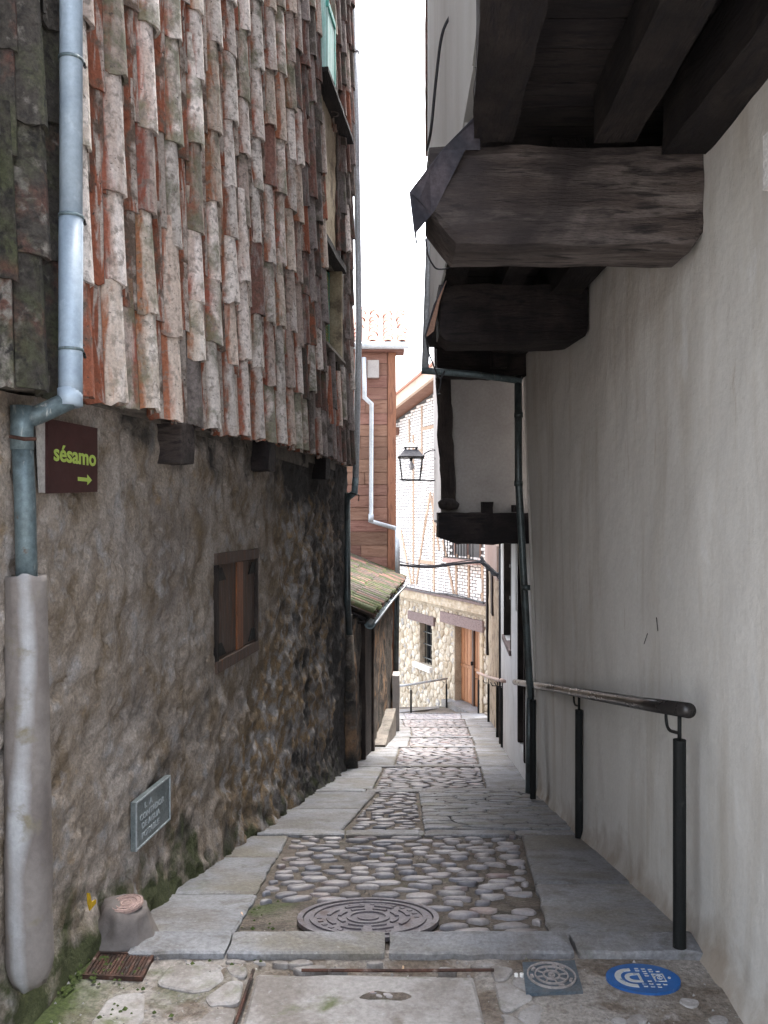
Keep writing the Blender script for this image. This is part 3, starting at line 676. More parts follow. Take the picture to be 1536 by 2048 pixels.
for kind, yc, zc, z, e in sorted(tiles, key=lambda t: t[1]):
    dark = yc < 2.86; far = yc > 6.6
    if in_op(yc, z, z+.54): 
        if not (kind == 1 and 7.5 < yc < 8.3 and False): continue
    ry = math.radians(R.gauss(0, 1.0)); tl = math.radians(R.uniform(1.7, 2.5)); lean = R.gauss(0, .003)
    zax = (UP*math.cos(tl)-NL*math.sin(tl)); zax = (zax+T*math.sin(ry)).normalized()
    bul = NL if kind == 0 else -NL
    yax = (bul-zax*bul.dot(zax)).normalized(); xax = yax.cross(zax)
    off = (-.030 if kind == 0 else -.012)+lean
    rs = R.random()
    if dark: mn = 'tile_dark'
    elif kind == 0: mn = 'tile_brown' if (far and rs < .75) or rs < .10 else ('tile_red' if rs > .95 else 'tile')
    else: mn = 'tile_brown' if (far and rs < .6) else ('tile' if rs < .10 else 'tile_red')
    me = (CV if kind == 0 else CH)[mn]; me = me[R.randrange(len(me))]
    pos = LF(yc, zc, off); sx = R.uniform(.80, .98) if kind == 0 else R.uniform(1.0, 1.12)
    if far: sx *= .88
    mtx = frame(xax, yax, zax, pos, (sx, sx*(1.22 if kind == 0 else .72), R.uniform(.97, 1.03)))
    vis = z < (V0/F)*yc+.25
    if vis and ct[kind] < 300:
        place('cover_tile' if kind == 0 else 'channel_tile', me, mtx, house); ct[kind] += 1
    else: extra.add([mtx @ v.co for v in me.vertices], [tuple(p.vertices) for p in me.polygons])
if extra.v: extra.build('high_tiles', M['tile_brown'], house, smooth=True, kind='stuff')
# mortar wads between tiles at the foot of the front
# smooth render patch between the two upper windows
MB().hexa([LF((8.30 if q & 2 else 7.50), (3.84 if q & 4 else 2.52), (-.045 if q & 1 else -.12)) for q in range(8)], n=(1, 10, 16), amp=.014, sc=7).build('render_patch', M['tan_plaster'], house)
# upper window: slatted screen standing on a jutting board
w = mk('screened_window', *((lambda m: (m.v, m.f))(fbox(7.31, 7.89, 3.87, 5.4, -.26, -.22))), M['glass_dark'], house)
sl = MB().hexa([LF((8.62 if q & 2 else 7.22), (3.80+(.04 if q & 4 else 0)), (.085 if q & 1 else -.10)) for q in range(8)], n=(1, 8, 1), amp=.004); sl.build('jutting_sill', M['black_wood_y'], w)
for i in range(9):
    o_ = -.09+i*.0185; fbox(7.262, 7.274, 3.845, 4.60, o_, o_+.014).build('screen_slat', M['aqua'], w)
for i in range(5):
    yv = 7.28+i*.065; fbox(yv, yv+.048, 3.845, 4.36, .060, .070).build('screen_slat', M['aqua'], w)
fbox(7.25, 7.60, 4.37, 4.42, .055, .082).build('screen_rail', M['teal'], w)
fbox(7.60, 7.64, 3.845, 4.42, .03, .075).build('screen_post', M['teal'], w)
# lower louvred window
w = mk('louvred_window', *((lambda m: (m.v, m.f))(fbox(7.63, 8.61, 1.60, 2.5, -.24, -.20))), M['glass_dark'], house)
fbox(7.60, 8.64, 1.575, 1.60, -.2, .0).build('sill', M['mortar'], w)
fbox(7.58, 8.66, 2.50, 2.56, -.2, .0, n=(1, 6, 1), amp=.008).build('lintel', M['black_wood_y'], w)
fbox(8.56, 8.615, 1.60, 2.5, -.2, -.03).build('jamb', M['tan_plaster'], w)
fbox(7.63, 7.67, 1.60, 2.5, -.2, -.03).build('jamb', M['tan_plaster'], w)
for yv in (7.70, 8.50): fbox(yv, yv+.04, 1.62, 2.48, -.19, -.15).build('frame_stile', M['teal'], w)
for i in range(34):
    zz = 1.64+i*.0245
    MB().hexa([LF((8.5 if q & 2 else 7.74), zz+(.014 if q & 4 else 0)+(-.010 if q & 1 else 0), (-.150 if q & 1 else -.185)) for q in range(8)]).build('louvre', M['green_shutter'], w)

# ------------------------------------------------------------------ drainpipes on the left house
def pipe(name, pts, r, m, label, joints=(), n=16, extra_r=1.16, mats=None):
    t = thing(name, Vector(pts[-1]), label, 'drainpipe')
    MB().tube(pts, r, n).build('pipe', M[m], t, smooth=True)
    for a in joints:
        a = Vector(a[0]), Vector(a[1]); MB().tube(a, r*extra_r, n).build('collar', M[m], t, smooth=True)
    return t
pt = Vector((-1.028, 2.80, 2.6)); pb = P(141, 788, 2.80)
pe = P(44, 838, 2.735); pbot = P(53, 1165, 2.735)
t = thing('drainpipe', pbot, 'pale blue drainpipe before the hung tiles, bending back to the wall by the brown sign', 'drainpipe')
MB().tube([pt, P(142, 432, 2.80)], .0365, 20).build('upper_pipe', M['pipe'], t, smooth=True)
MB().tube([P(142, 434, 2.80), P(141, 760, 2.80), pb], .0385, 20).build('upper_pipe', M['pipe'], t, smooth=True)
for vv in (120, 434, 700):
    MB().tube([P(142, vv-3, 2.80), P(142, vv+3, 2.80)], .0405, 20).build('strap', M['pipe_old'], t, smooth=True)
    MB().tube([P(160, vv, 2.81), P(168, vv+8, 2.83), P(170, vv+14, 2.90)], .006, 6).build('strap', M['iron'], t)
MB().tube([P(139.5, 778, 2.80), P(141, 812, 2.795)], .0395, 20).build('collar', M['pipe'], t, smooth=True)
MB().tube([P(140, 800, 2.797), P(80, 828, 2.76), P(40, 842, 2.735)], .031, 18).build('elbow', M['pipe_old'], t, smooth=True)
MB().tube([P(44, 812, 2.735), P(44, 900, 2.735)], .0355, 18).build('elbow', M['pipe_old'], t, smooth=True)
MB().tube([P(44, 880, 2.735), P(50, 1000, 2.735), P(54, 1175, 2.735)], .033, 18).build('lower_pipe', M['pipe_old'], t, smooth=True)
MB().tube([P(20, 873, 2.66), P(48, 878, 2.655), P(72, 878, 2.68)], .006, 8).build('bracket', M['rust'], t)
# cement sleeve
vs = []; fs = []; st = []; n = 28; rows = 60
for j in range(rows+1):
    tt = j/rows; cpt = P(lerp(52, 60, tt), lerp(1150, 1965, tt), 2.735+.02*tt); r = lerp(.064, .075, tt)
    if tt > .93: r *= 1-.35*((tt-.93)/.07)**2
    for i in range(n):
        a = 2*math.pi*i/n; rr = r*(1+nz(math.cos(a)*1.2, math.sin(a)*1.2, cpt.z*2.2, 3)*.10+nz(math.cos(a)*4, math.sin(a)*4, cpt.z*9, 3)*.03)
        p = cpt+Vector((math.cos(a)*rr, math.sin(a)*rr, 0))
        if j == rows: p.z += nz(i*.5, 0, 7, 3)*.03
        if j == 0: p.z += nz(math.cos(a), math.sin(a), 3, 2)*.02
        vs.append(p); st.append(max(0, math.cos(a+1.45+.3*math.sin(cpt.z*4)))**6)  # narrow paler streak up the near side
for j in range(rows):
    for i in range(n): fs.append((j*n+i, (j+1)*n+i, (j+1)*n+(i+1) % n, j*n+(i+1) % n))
fs.append(tuple(range(n))); fs.append(tuple(rows*n+i for i in range(n))[::-1])
o = mk('cement_sleeve', vs, fs, M['zinc_col'], smooth=True, attr={'streak': st}); tag(o, 'pale cement sleeve with a white streak round the foot of the nearest drainpipe', 'pipe sleeve')
# far corner pipe
t = thing('drainpipe', P(697, 1500, 9.5), 'tall grey drainpipe on the far corner of the tile-hung house', 'drainpipe')
YC = 9.34
MB().tube([P(708, -80, YC), P(713, 300, YC), P(718, 650, YC), P(711, 968, YC)], .036, 14).build('upper_pipe', M['pipe_far'], t, smooth=True)
MB().tube([P(711, 955, YC), P(709, 985, YC-.02), P(696, 995, YC+.02)], .036, 12).build('elbow', M['pipe_old'], t, smooth=True)
MB().tube([P(694, 985, YC+.02), P(695, 1200, YC+.02), P(699, 1275, YC+.02)], .036, 14).build('lower_pipe', M['pipe_dark'], t, smooth=True)
for vv in (104,): MB().tube([P(711, vv-4, YC), P(711, vv+4, YC)], .043, 14).build('collar', M['pipe_far'], t, smooth=True)
MB().tube([P(699, 985, YC-.06), P(718, 990, YC-.08), P(717, 1002, YC-.08)], .006, 6).build('bracket', M['iron'], t)
vs = MB().tube([P(699, 1270, YC), P(699, 1400, YC), P(701, 1510, YC), P(702, 1545, YC)], [.05, .06, .075, .085], 16)
vs.v = [p+Vector((nz(p.x*8, p.y*8, p.z*8, 3)*.02, nz(p.x*8+5, p.y*8, p.z*8, 3)*.02, 0)) for p in vs.v]
o = vs.build('cement_sleeve', M['render_dark'], smooth=True); tag(o, 'dark cement sleeve round the foot of the far corner drainpipe', 'pipe sleeve')

# ------------------------------------------------------------------ sign, plaque, wall bits
def wallmtx(Y, z, off, base=LW): p = base(Y, z, off); return frame(T, UP, NL, p)
sg = thing('brown_sign', LW(3.19, .09, .03), 'brown wall sign reading sésamo in lime green with an arrow, beside the bent drainpipe', 'sign')
zt = .345
MB().hexa([LW((3.27 if q & 2 else 2.90), ((.352 if q & 2 else .345) if q & 4 else (.108 if q & 2 else .09)), (.045 if q & 1 else .035)) for q in range(8)]).build('board', M['sign'], sg)
MB().hexa([LW((2.905 if q & 2 else (2.85 if q & 4 else 2.872)), (.343 if q & 4 else .092), (.034 if q & 1 else .026)) for q in range(8)]).build('pale_strip', M['pale_strip'], sg)
text('lettering', 'sésamo', .084, 'lime', wallmtx(2.935, .206, .0465), sg, .0008, sx=1.28, bold=.0018)
ar = [(0, -.007), (.075, -.007), (.075, -.019), (.11, 0), (.075, .019), (.075, .007), (0, .007)]
mt = wallmtx(3.11, .150, .0460); MB().prism([mt @ Vector((x, y, 0)) for x, y in ar], NL*.0012).build('arrow', M['lime'], sg)
pq = thing('metal_plaque', LW(3.85, -1.42, .03), 'small grey cast metal plaque with raised lettering low on the left wall', 'plaque')
def lwb(y0, y1, z0, z1, o0, o1): return lwbox(y0, y1, z0, z1, o0, o1)
lwb(3.656, 4.054, -1.4225, -1.212, .010, .032).build('plate', M['plaque'], pq)
for a in ((3.656, 4.054, -1.4225, -1.4155), (3.656, 4.054, -1.219, -1.212), (3.656, 3.664, -1.4154, -1.2191), (4.046, 4.054, -1.4154, -1.2191)):
    lwb(*a, .0321, .0365).build('raised_border', M['plaque_hi'], pq)
for s, yy_, zz, sz in (('1.  A', 3.745, -1.268, .036), ('CONTADOR', 3.70, -1.310, .036), ('DE AGUA', 3.72, -1.350, .036), ('POTABLE', 3.72, -1.392, .036)):
    text('lettering', s, sz, 'plaque_hi', wallmtx(yy_, zz, .0328), pq, .0012, sx=1.35, bold=.0008)
# yellow dab
yd = MB().prism([LW(3.16+a, -1.38+b, .055) for a, b in ((0, 0), (.02, -.01), (.035, -.05), (.07, -.055), (.07, -.07), (.02, -.075), (.004, -.04))], NL*.004).build('paint_dab', M['yellow'])
tag(yd, 'small yellow paint dab low on the left wall above the iron grate', 'paint mark')

# stump with clay cap
o = thing('cement_stump', (-1.0, 3.36, -1.66), 'squat cement stump with a round pinkish cap against the left wall', 'stump')
vs = []; fs = []; n = 28; cx, cy = -1.015, 3.36
for j, (r, z) in enumerate(((.135, -1.68), (.112, -1.63), (.100, -1.58), (.088, -1.54), (.080, -1.515), (.04, -1.51))):
    for i in range(n):
        a = 2*math.pi*i/n; k = 1+nz(math.cos(a)*1.8, math.sin(a)*1.8, z*8, 4)*.28; vs.append((cx+r*k*math.cos(a), cy+r*k*math.sin(a)*1.1, z+(math.cos(a)*-.012)))
for j in range(5):
    for i in range(n): fs.append((j*n+i, j*n+(i+1) % n, (j+1)*n+(i+1) % n, (j+1)*n+i))
fs.append(tuple(5*n+i for i in range(n)))
mk('body', vs, fs, M['zinc_col'], o, smooth=True)
tl = Vector((-.05, -.12, 1)).normalized(); c0 = Vector((cx+.005, cy-.015, -1.512))
cap = MB().tube([c0, c0+tl*.010], .064, 24).build('cap', M['clay'], o)
for r in (.057, .040, .020):
    ring = MB(); mt = frame(tl.orthogonal().normalized(), tl.cross(tl.orthogonal().normalized()), tl, c0+tl*.011)
    ring.tube([mt @ Vector((r*math.cos(q*.2618), r*math.sin(q*.2618), 0)) for q in range(25)], .0028, 6, False).build('ring', M['clay'], o)

# ------------------------------------------------------------------ ironwork in the ground
def disc(mb, cx, cy, zf, r0, r1, h0, h1, a0=0, a1=2*math.pi, n=48):
    n = max(3, int(n*(a1-a0)/(2*math.pi))); vs = []; fs = []
    full = a1-a0 > 6.28
    for i in range(n+(0 if full else 1)):
        a = a0+(a1-a0)*i/n
        for r, h in ((r0, h0), (r0, h1), (r1, h1), (r1, h0)):
            x, y = cx+r*math.cos(a), cy+r*math.sin(a); vs.append((x, y, zf(x, y)+h))
    m = n if full else n+1
    for i in range(n):
        j = (i+1) % m
        for q in range(3): fs.append((i*4+q, i*4+q+1, j*4+q+1, j*4+q))
    if not full: fs += [(0, 3, 2, 1), (n*4, n*4+1, n*4+2, n*4+3)]
    return mb.add(vs, fs)
mh = thing('round_manhole_cover', (-.068, 3.66, gz(3.66)), 'round cast iron manhole cover with broken rings, set in the cobbles behind the kerb', 'manhole cover')
MX, MY, MR = -.068, 3.672, .293
def flat(vs, fs, name, m, par): return mk(name, vs, fs, m, par)
d = MB(); disc(d, MX, MY, G, .0001, MR-.016, .0, .010, n=56); d.build('plate', M['manhole'], mh)
d = MB(); disc(d, MX, MY, G, MR-.012, MR+.012, .0, .017, n=56); d.build('rim', M['manhole'], mh)
for r0, r1 in ((MR*.80, MR*.86), (MR*.26, MR*.32)):
    d = MB(); disc(d, MX, MY, G, r0, r1, .009, .017, n=48); d.build('raised_ring', M['manhole'], mh)
d = MB(); disc(d, MX, MY, G, .0001, MR*.16, .009, .016, n=32); d.build('boss', M['manhole'], mh)
for ra, rb in ((.56, .62), (.40, .455)):
    for k in range(8):
        a = k*math.pi/4+.12; d = MB(); disc(d, MX, MY, G, MR*ra, MR*rb, .009, .017, a, a+.52, n=40); d.build('raised_bar', M['manhole'], mh)
for k in range(26):
    a = k*2*math.pi/26; d = MB(); disc(d, MX, MY, G, MR*.68, MR*.75, .009, .014, a, a+.09, n=64)
    if k % 13 < 9: d.build('raised_letter', M['manhole'], mh)
Z1 = lambda x, y: -1.636
cv = thing('square_valve_cover', (.61, 3.08, -1.645), 'small square blue-grey iron cover with a spoked circle, left of the blue oval plate', 'valve cover')
Q = [P(1045, 1922, 3.16), P(1150, 1918, 3.16), P(1167, 1980, 3.0), P(1052, 1985, 3.0)]
Q = [(-1.636*F/(V0-v)*(u-U0)/F, -1.636*F/(V0-v)) for u, v in ((1045, 1923), (1149, 1919), (1166, 1980), (1052, 1985))]
MB().prism([(x, y, -1.650) for x, y in Q], (0, 0, .012)).build('plate', M['cover'], cv)
cxx, cyy = sum(q[0] for q in Q)/4, sum(q[1] for q in Q)/4
for r0, r1 in ((.082, .087), (.056, .060), (.026, .031), (.008, .013)):
    d = MB(); disc(d, cxx, cyy, Z1, r0, r1, -.003, .005, n=40); d.build('raised_ring', M['cover_rib'], cv)
for k in range(8):
    a = k*math.pi/4+.2; d = MB(); e = Vector((math.cos(a), math.sin(a), 0)); s_ = Vector((-e.y, e.x, 0))*.0018; p0 = Vector((cxx, cyy, -1.638))
    MB().prism([p0+e*.031-s_, p0+e*.056-s_, p0+e*.056+s_, p0+e*.031+s_], (0, 0, .005)).build('spoke', M['cover_rib'], cv)
for a in (.7, 1.1, 2.4, 3.1, 4.9, 5.7):
    d = MB(); disc(d, cxx, cyy, Z1, .066, .076, -.003, .004, a, a+.26, n=60); d.build('raised_bar', M['cover_rib'], cv)
for dx in (.105, .125): MB().tube([(cxx-dx, cyy+.012, -1.648), (cxx-dx, cyy+.012, -1.636)], .007, 10).build('stud', M['white'], cv)
# blue oval plate
bp = thing('blue_oval_plate', (.93, 3.05, -1.64), 'bright blue oval floor plate with white arches near the first handrail post', 'floor plate')
bx, by = .928, 3.052; BZ = -1.640
def oval(a, b, n=48): return [(bx+a*math.cos(2*math.pi*i/n), by+b*math.sin(2*math.pi*i/n)) for i in range(n)]
MB().prism([(x, y, -1.652) for x, y in oval(.131, .098)], (0, 0, .012)).build('plate', M['blue'], bp)
# emblem frame: local x to the right in the photograph, y away
def bq(name, pts, h=.0016, m='bluewhite'):
    MB().prism([(bx+x, by+y, BZ) for x, y in pts], (0, 0, h)).build(name, M[m], bp)
arc = [(-.038+ -.062*math.sin(q)*1.0, .062*math.cos(q)) for q in [math.pi*i/14 for i in range(15)]]
arc2 = [(-.038+ -.040*math.sin(q), .044*math.cos(q)) for q in [math.pi*i/14 for i in range(15)]]
bq('outer_arch', [(-.032, .064)]+arc+[(-.032, -.064), (-.032, -.046)]+arc2[::-1]+[(-.032, .046)])
ia = [(-.035-.030*math.sin(math.pi*i/10), .030*math.cos(math.pi*i/10)) for i in range(11)]; ib = [(-.033-.015*math.sin(math.pi*i/10), .016*math.cos(math.pi*i/10)) for i in range(11)]
bq('inner_arch', [(-.006, .030)]+ia+[(-.006, -.030), (-.006, -.018)]+[(-.015, -.018)]+ib[::-1]+[(-.015, .018), (-.006, .018)])
bq('inner_arch', [(-.015, .018), (-.015, -.018), (-.006, -.018), (-.006, .018)])
for x0, ys_ in ((-.012, (.058, .044, -.043, -.060)), (.012, (.056, .040, .025, .010, -.026, -.044, -.062)), (.036, (.052, .038, -.048, -.064)), (.060, (.038, -.048))):
    for k, yv in enumerate(ys_):
        wd = .012; bq('letter_mark', [(x0-.002, yv), (x0+wd, yv), (x0+wd, yv+.007), (x0+wd*.55, yv+.0035), (x0-.002, yv+.007)] if k % 2 else [(x0-.002, yv), (x0+wd, yv), (x0+wd, yv+.006), (x0-.002, yv+.006)])
for a in (((.036, -.026), (.078, -.026), (.078, -.021), (.036, -.021)), ((.036, .021), (.078, .021), (.078, .026), (.036, .026)), ((.036, -.0209), (.042, -.0209), (.042, .0209), (.036, .0209)), ((.074, -.0209), (.078, -.0209), (.078, .0209), (.074, .0209))): bq('emblem_frame', a)
sw = [(.058+(.002+.013*q/16)*math.cos(q*.55), (.003+.013*q/16)*math.sin(q*.55)) for q in range(18)]
MB().tube([(bx+x, by+y, BZ+.0005) for x, y in sw], .0022, 6).build('emblem_swirl', M['bluewhite'], bp)
MB().tube([(bx+.093, by-.002, BZ-.002), (bx+.093, by-.002, BZ+.003)], .005, 10).build('rivet', M['bluewhite'], bp)
# rusty grate
gr_ = thing('iron_grate', (-.96, 3.1, -1.65), 'rusty brown ridged iron cover in a frame at the foot of the left wall', 'drain cover')
Q = [(-1.63*F/(V0-v)*(u-U0)/F, -1.63*F/(V0-v)) for u, v in ((196, 1898), (310, 1901), (285, 1950), (165, 1945))]
Qc = Vector((sum(q[0] for q in Q)/4, sum(q[1] for q in Q)/4))
MB().prism([(x, y, -1.66) for x, y in [tuple(Qc+(Vector(q)-Qc)*.90) for q in Q]], (0, 0, .014)).build('plate', M['rust'], gr_)
for i in range(4):
    a, b = Vector(Q[i]), Vector(Q[(i+1) % 4]); ai, bi = Qc+(a-Qc)*.89, Qc+(b-Qc)*.89
    MB().prism([(*p, -1.66) for p in (a, b, bi, ai)], (0, 0, .022)).build('frame_bar', M['rust'], gr_)
for i in range(15):
    t_ = .1+.8*i/14; a = Vector(Q[3]).lerp(Vector(Q[2]), t_); b = Vector(Q[0]).lerp(Vector(Q[1]), t_); a, b = a.lerp(b, .08), a.lerp(b, .92); s_ = Vector((.004, 0))
    MB().prism([(*p, -1.647) for p in (a-s_, a+s_, b+s_, b-s_)], (0, 0, .006)).build('ridge', M['rust'], gr_)
# litter
for i, (u, v, lab) in enumerate(((806, 1935, 'crushed cigarette end in the gutter in front of the kerb joint'), (484, 1838, 'orange cigarette end on the mossy patch left of the round manhole cover'))):
    yy_ = -1.64*F/(V0-v) if v > 1880 else 3.74; p = Vector(((u-U0)/F*yy_, yy_, gz(yy_)+.002))
    a = R.uniform(0, 3); e = Vector((math.cos(a), math.sin(a), 0))*.014
    o = MB().tube([p-e+UP*.004, p+e+UP*.004], .004, 8).build('cigarette_end', M['litter']); tag(o, lab, 'cigarette end')

# ------------------------------------------------------------------ right plaster house with the timber jetty
rh = thing('jettied_plaster_house', (1.35, 5, -2), 'house on the right, smooth stained plaster wall under a black timber jetty', 'house')
vs = []; fs = []; gr = []; ny_, nz_ = 150, 90
for j in range(ny_+1):
    y = lerp(.9, 7.3, j/ny_)
    for k in range(nz_+1):
        z = lerp(gz(y)-.15, 1.60, k/nz_)
        lean = .11*max(0, (y-5.3)/2.0)**1.3*max(0, (z+1.6)/2.8)
        x = RX(y)-lean+nz(y*.8, z*.8, 3, 3)*.018+nz(y*4, z*4, 8, 3)*.005
        foot = max(0, 1-(z-gz(y))/.12); x -= .03*foot*foot
        vs.append((x, y, z)); gr.append(.75*max(0, 1-(z-gz(y))/.35)+.15*max(0, nz(y*2, z*.4, 9, 3)))
n = nz_+1
for j in range(ny_):
    for k in range(nz_): fs.append((j*n+k, j*n+k+1, (j+1)*n+k+1, (j+1)*n+k))
mk('plaster_wall', vs, fs, M['plaster'], rh, smooth=True, attr={'grime_and_dark': gr})
# end return of the plaster wall and its mass
MB().hexa([((1.5 if q & 1 else (1.18 if q & 4 else 1.325)), 7.29 if q & 2 else 7.27, 1.6 if q & 4 else -2.6) for q in range(8)]).build('wall_end', M['plaster'], rh)
MB().box((1.45, .9, -3), (3.2, 7.26, 6.8)).build('wall_core', M['bay_plaster'], rh)
for pts in ([(1293, 1288, 4.1), (1297, 1276, 4.1), (1300, 1267, 4.1)], [(1318, 1235, 4.0), (1321, 1262, 4.0)]):
    q = []
    for u, v, _ in pts:
        k = (u-U0)/F; Yw = 1.17/(k-.0197); q.append(P(u, v, Yw)-Vector((.012+0, 0, 0)))
    MB().tube(q, .0018, 6).build('scratch', M['black_wood'], rh)
# corbel beams (the camera looks along +Y at their sides)
def side_poly(name, pts, Y, depth, m, nx=26):
    # beam given by its side outline in the photograph, at depth Y
    us = [p[0] for p in pts]; u0, u1 = min(us), max(us)
    return None
def corbel(x0, x1, y0, d, zt, zbm, m, chl, chr_):
    # outline in xz with chamfered lower corners, loft along y with noise
    n = 30; vs = []; fs = []; ring = []
    for i in range(n+1):
        x = lerp(x0, x1, i/n)
        lo = zbm+max(0, (x0+chl[0]-x)/chl[0])*chl[1]+max(0, (x-(x1-chr_[0]))/chr_[0])*chr_[1]
        ring.append((x, lo, zt))
    nv = 8; ny2 = 5; idx = {}
    mb = MB()
    def pt(i, k, j):
        x, lo, hi = ring[i]; z = lerp(lo, hi, k/nv); y = y0+d*j/ny2
        ed = .012 if (k in (0, nv)) and (j in (0, ny2)) else 0
        y += ed*(1 if j == 0 else -1); z += ed*(1 if k == 0 else -1)
        q = Vector((x, y, z)); a = .010
        return q+Vector((0, nz(x*3, z*9, y*2, 4)*a*1.6, nz(x*3.2, y*5, z*3+4, 3)*a*1.3))
    vs = []
    for j in range(ny2+1):
        for k in range(nv+1):
            for i in range(n+1):
                idx[(i, k, j)] = len(vs); vs.append(pt(i, k, j))
    g_ = lambda i, k, j: idx[(i, k, j)]
    for i in range(n):
        for k in range(nv):
            fs.append((g_(i, k, 0), g_(i+1, k, 0), g_(i+1, k+1, 0), g_(i, k+1, 0))); fs.append((g_(i, k, ny2), g_(i, k+1, ny2), g_(i+1, k+1, ny2), g_(i+1, k, ny2)))
        for j in range(ny2):
            fs.append((g_(i, 0, j), g_(i, 0, j+1), g_(i+1, 0, j+1), g_(i+1, 0, j))); fs.append((g_(i, nv, j), g_(i+1, nv, j), g_(i+1, nv, j+1), g_(i, nv, j+1)))
    for k in range(nv):
        for j in range(ny2):
            fs.append((g_(0, k, j), g_(0, k+1, j), g_(0, k+1, j+1), g_(0, k, j+1))); fs.append((g_(n, k, j), g_(n, k, j+1), g_(n, k+1, j+1), g_(n, k+1, j)))
    return mk('corbel_beam', vs, fs, M[m], rh, smooth=False)
corbel(.175, 1.232, 3.28, .34, 1.455, 1.055, 'worn_wood', (.10, .13), (.03, .05))
# lower moulding line of the near beam: a slightly proud upper face
corbel(.345, 1.265, 5.28, .34, 1.475, 1.10, 'black_wood', (.05, .06), (.10, .06))
MB().box((.45, 7.2, 1.22), (1.2, 7.42, 1.46), n=(10, 2, 2), amp=.012).build('corbel_beam', M['black_wood'], rh)
MB().box((.90, 7.05, 1.27), (1.02, 7.2, 1.42), n=(2, 2, 2), amp=.008).build('joist_end', M['black_wood'], rh)
# joists along the street, resting on the beams
def joist(x0a, x1a, x0b, x1b, ya, yb, z0, z1, seed):
    c = [((lerp(x0a, x1a, 1) if q & 1 else x0a) if not q & 2 else (x1b if q & 1 else x0b), yb if q & 2 else ya, z1 if q & 4 else z0) for q in range(8)]
    return MB().hexa(c, n=(3, 22, 3), amp=.010, sc=4, seed=seed).build('joist', M['black_wood_y'], rh)
joist(.20, .42, .345, .50, 1.5, 3.30, 1.46, 1.66, 1)
joist(.74, .90, .81, .97, 1.3, 3.30, 1.46, 1.64, 2)
joist(1.06, 1.26, 1.07, 1.28, 1.3, 3.27, 1.40, 1.64, 3)
joist(.36, .50, .37, .50, 3.64, 7.2, 1.46, 1.64, 4)
joist(.72, .86, .74, .86, 3.64, 7.2, 1.46, 1.64, 5)
joist(1.04, 1.24, 1.02, 1.2, 3.64, 7.2, 1.40, 1.64, 6)
y = 1.3
while y < 7.35:
    wd = R.uniform(.16, .24); MB().box((lerp(.21, .36, min(1, max(0, (y-1.5)/1.8)))+.03, y+.004, 1.650+R.uniform(0, .008)), (1.5, min(7.38, y+wd-.004), 1.69), n=(8, 1, 1), amp=.004).build('floorboard', M['black_wood'], rh); y += wd
# upper storey front
MB().hexa([(1.45 if q & 1 else (.375 if q & 2 else .335), 7.35 if q & 2 else 3.2, 6.8 if q & 4 else 1.70) for q in range(8)]).build('upper_storey', M['upper_plaster'], rh)
MB().hexa([(1.45 if q & 1 else (.33 if q & 2 else .26), 3.19 if q & 2 else 1.3, 6.8 if q & 4 else 1.70) for q in range(8)]).build('upper_storey', M['upper_plaster'], rh)
MB().hexa([((.36 if q & 1 else .345)+(.02 if q & 2 else 0), 7.2 if q & 2 else 3.64, 1.70 if q & 4 else 1.47) for q in range(8)]).build('fascia', M['upper_plaster'], rh)
# lead flaps at the beam ends
def sheet(name, polys, m, par, th=.006):
    mb = MB()
    for p in polys: mb.add(p, [tuple(range(len(p)))])
    o = mb.build(name, M[m], par); s_ = o.modifiers.new('thick', 'SOLIDIFY'); s_.thickness = th; s_.offset = 0; return o
a, b, c_, d_, e_ = P(948, 236, 3.24), P(885, 300, 3.24), P(820, 385, 3.22), P(831, 467, 3.24), P(862, 430, 3.27)
D = Vector((.03, .40, 0))
sheet('lead_flap', [[a, b, b+D, a+D], [b, c_, c_+D, b+D], [c_, d_, d_+D*.3, c_+D]], 'lead', rh)
sheet('lead_flap', [[b, P(860, 345, 3.24), P(838, 400, 3.23), c_], [c_, P(838, 400, 3.23), e_, d_], [b, P(930, 300, 3.26), P(870, 420, 3.27), e_, P(838, 400, 3.23), P(860, 345, 3.24)]], 'lead', rh, .004)
sheet('lead_flap', [[a, P(960, 232, 3.25), P(960, 300, 3.27), P(930, 300, 3.26), b]], 'lead', rh, .004)
a, b, c_ = P(898, 548, 5.2), P(868, 610, 5.2), P(850, 672, 5.2); D = Vector((.04, .3, 0))
sheet('lead_flap', [[a, b, b+D, a+D], [b, c_, c_+D, b+D]], 'lead', rh)
sheet('lead_flap', [[P(894, 558, 5.2), P(880, 600, 5.2), P(872, 640, 5.2), P(868, 662, 5.2), P(851, 676, 5.2), P(862, 640, 5.2), P(875, 600, 5.2)]], 'ochre_lead', rh, .003)
# small pale plate at the right edge
o = MB().box((1.185, 2.60, 1.03), (1.20, 2.665, 1.20)).build('wall_plate', M['white']); tag(o, 'pale plate high on the right plaster wall at the very edge of the picture', 'wall plate')

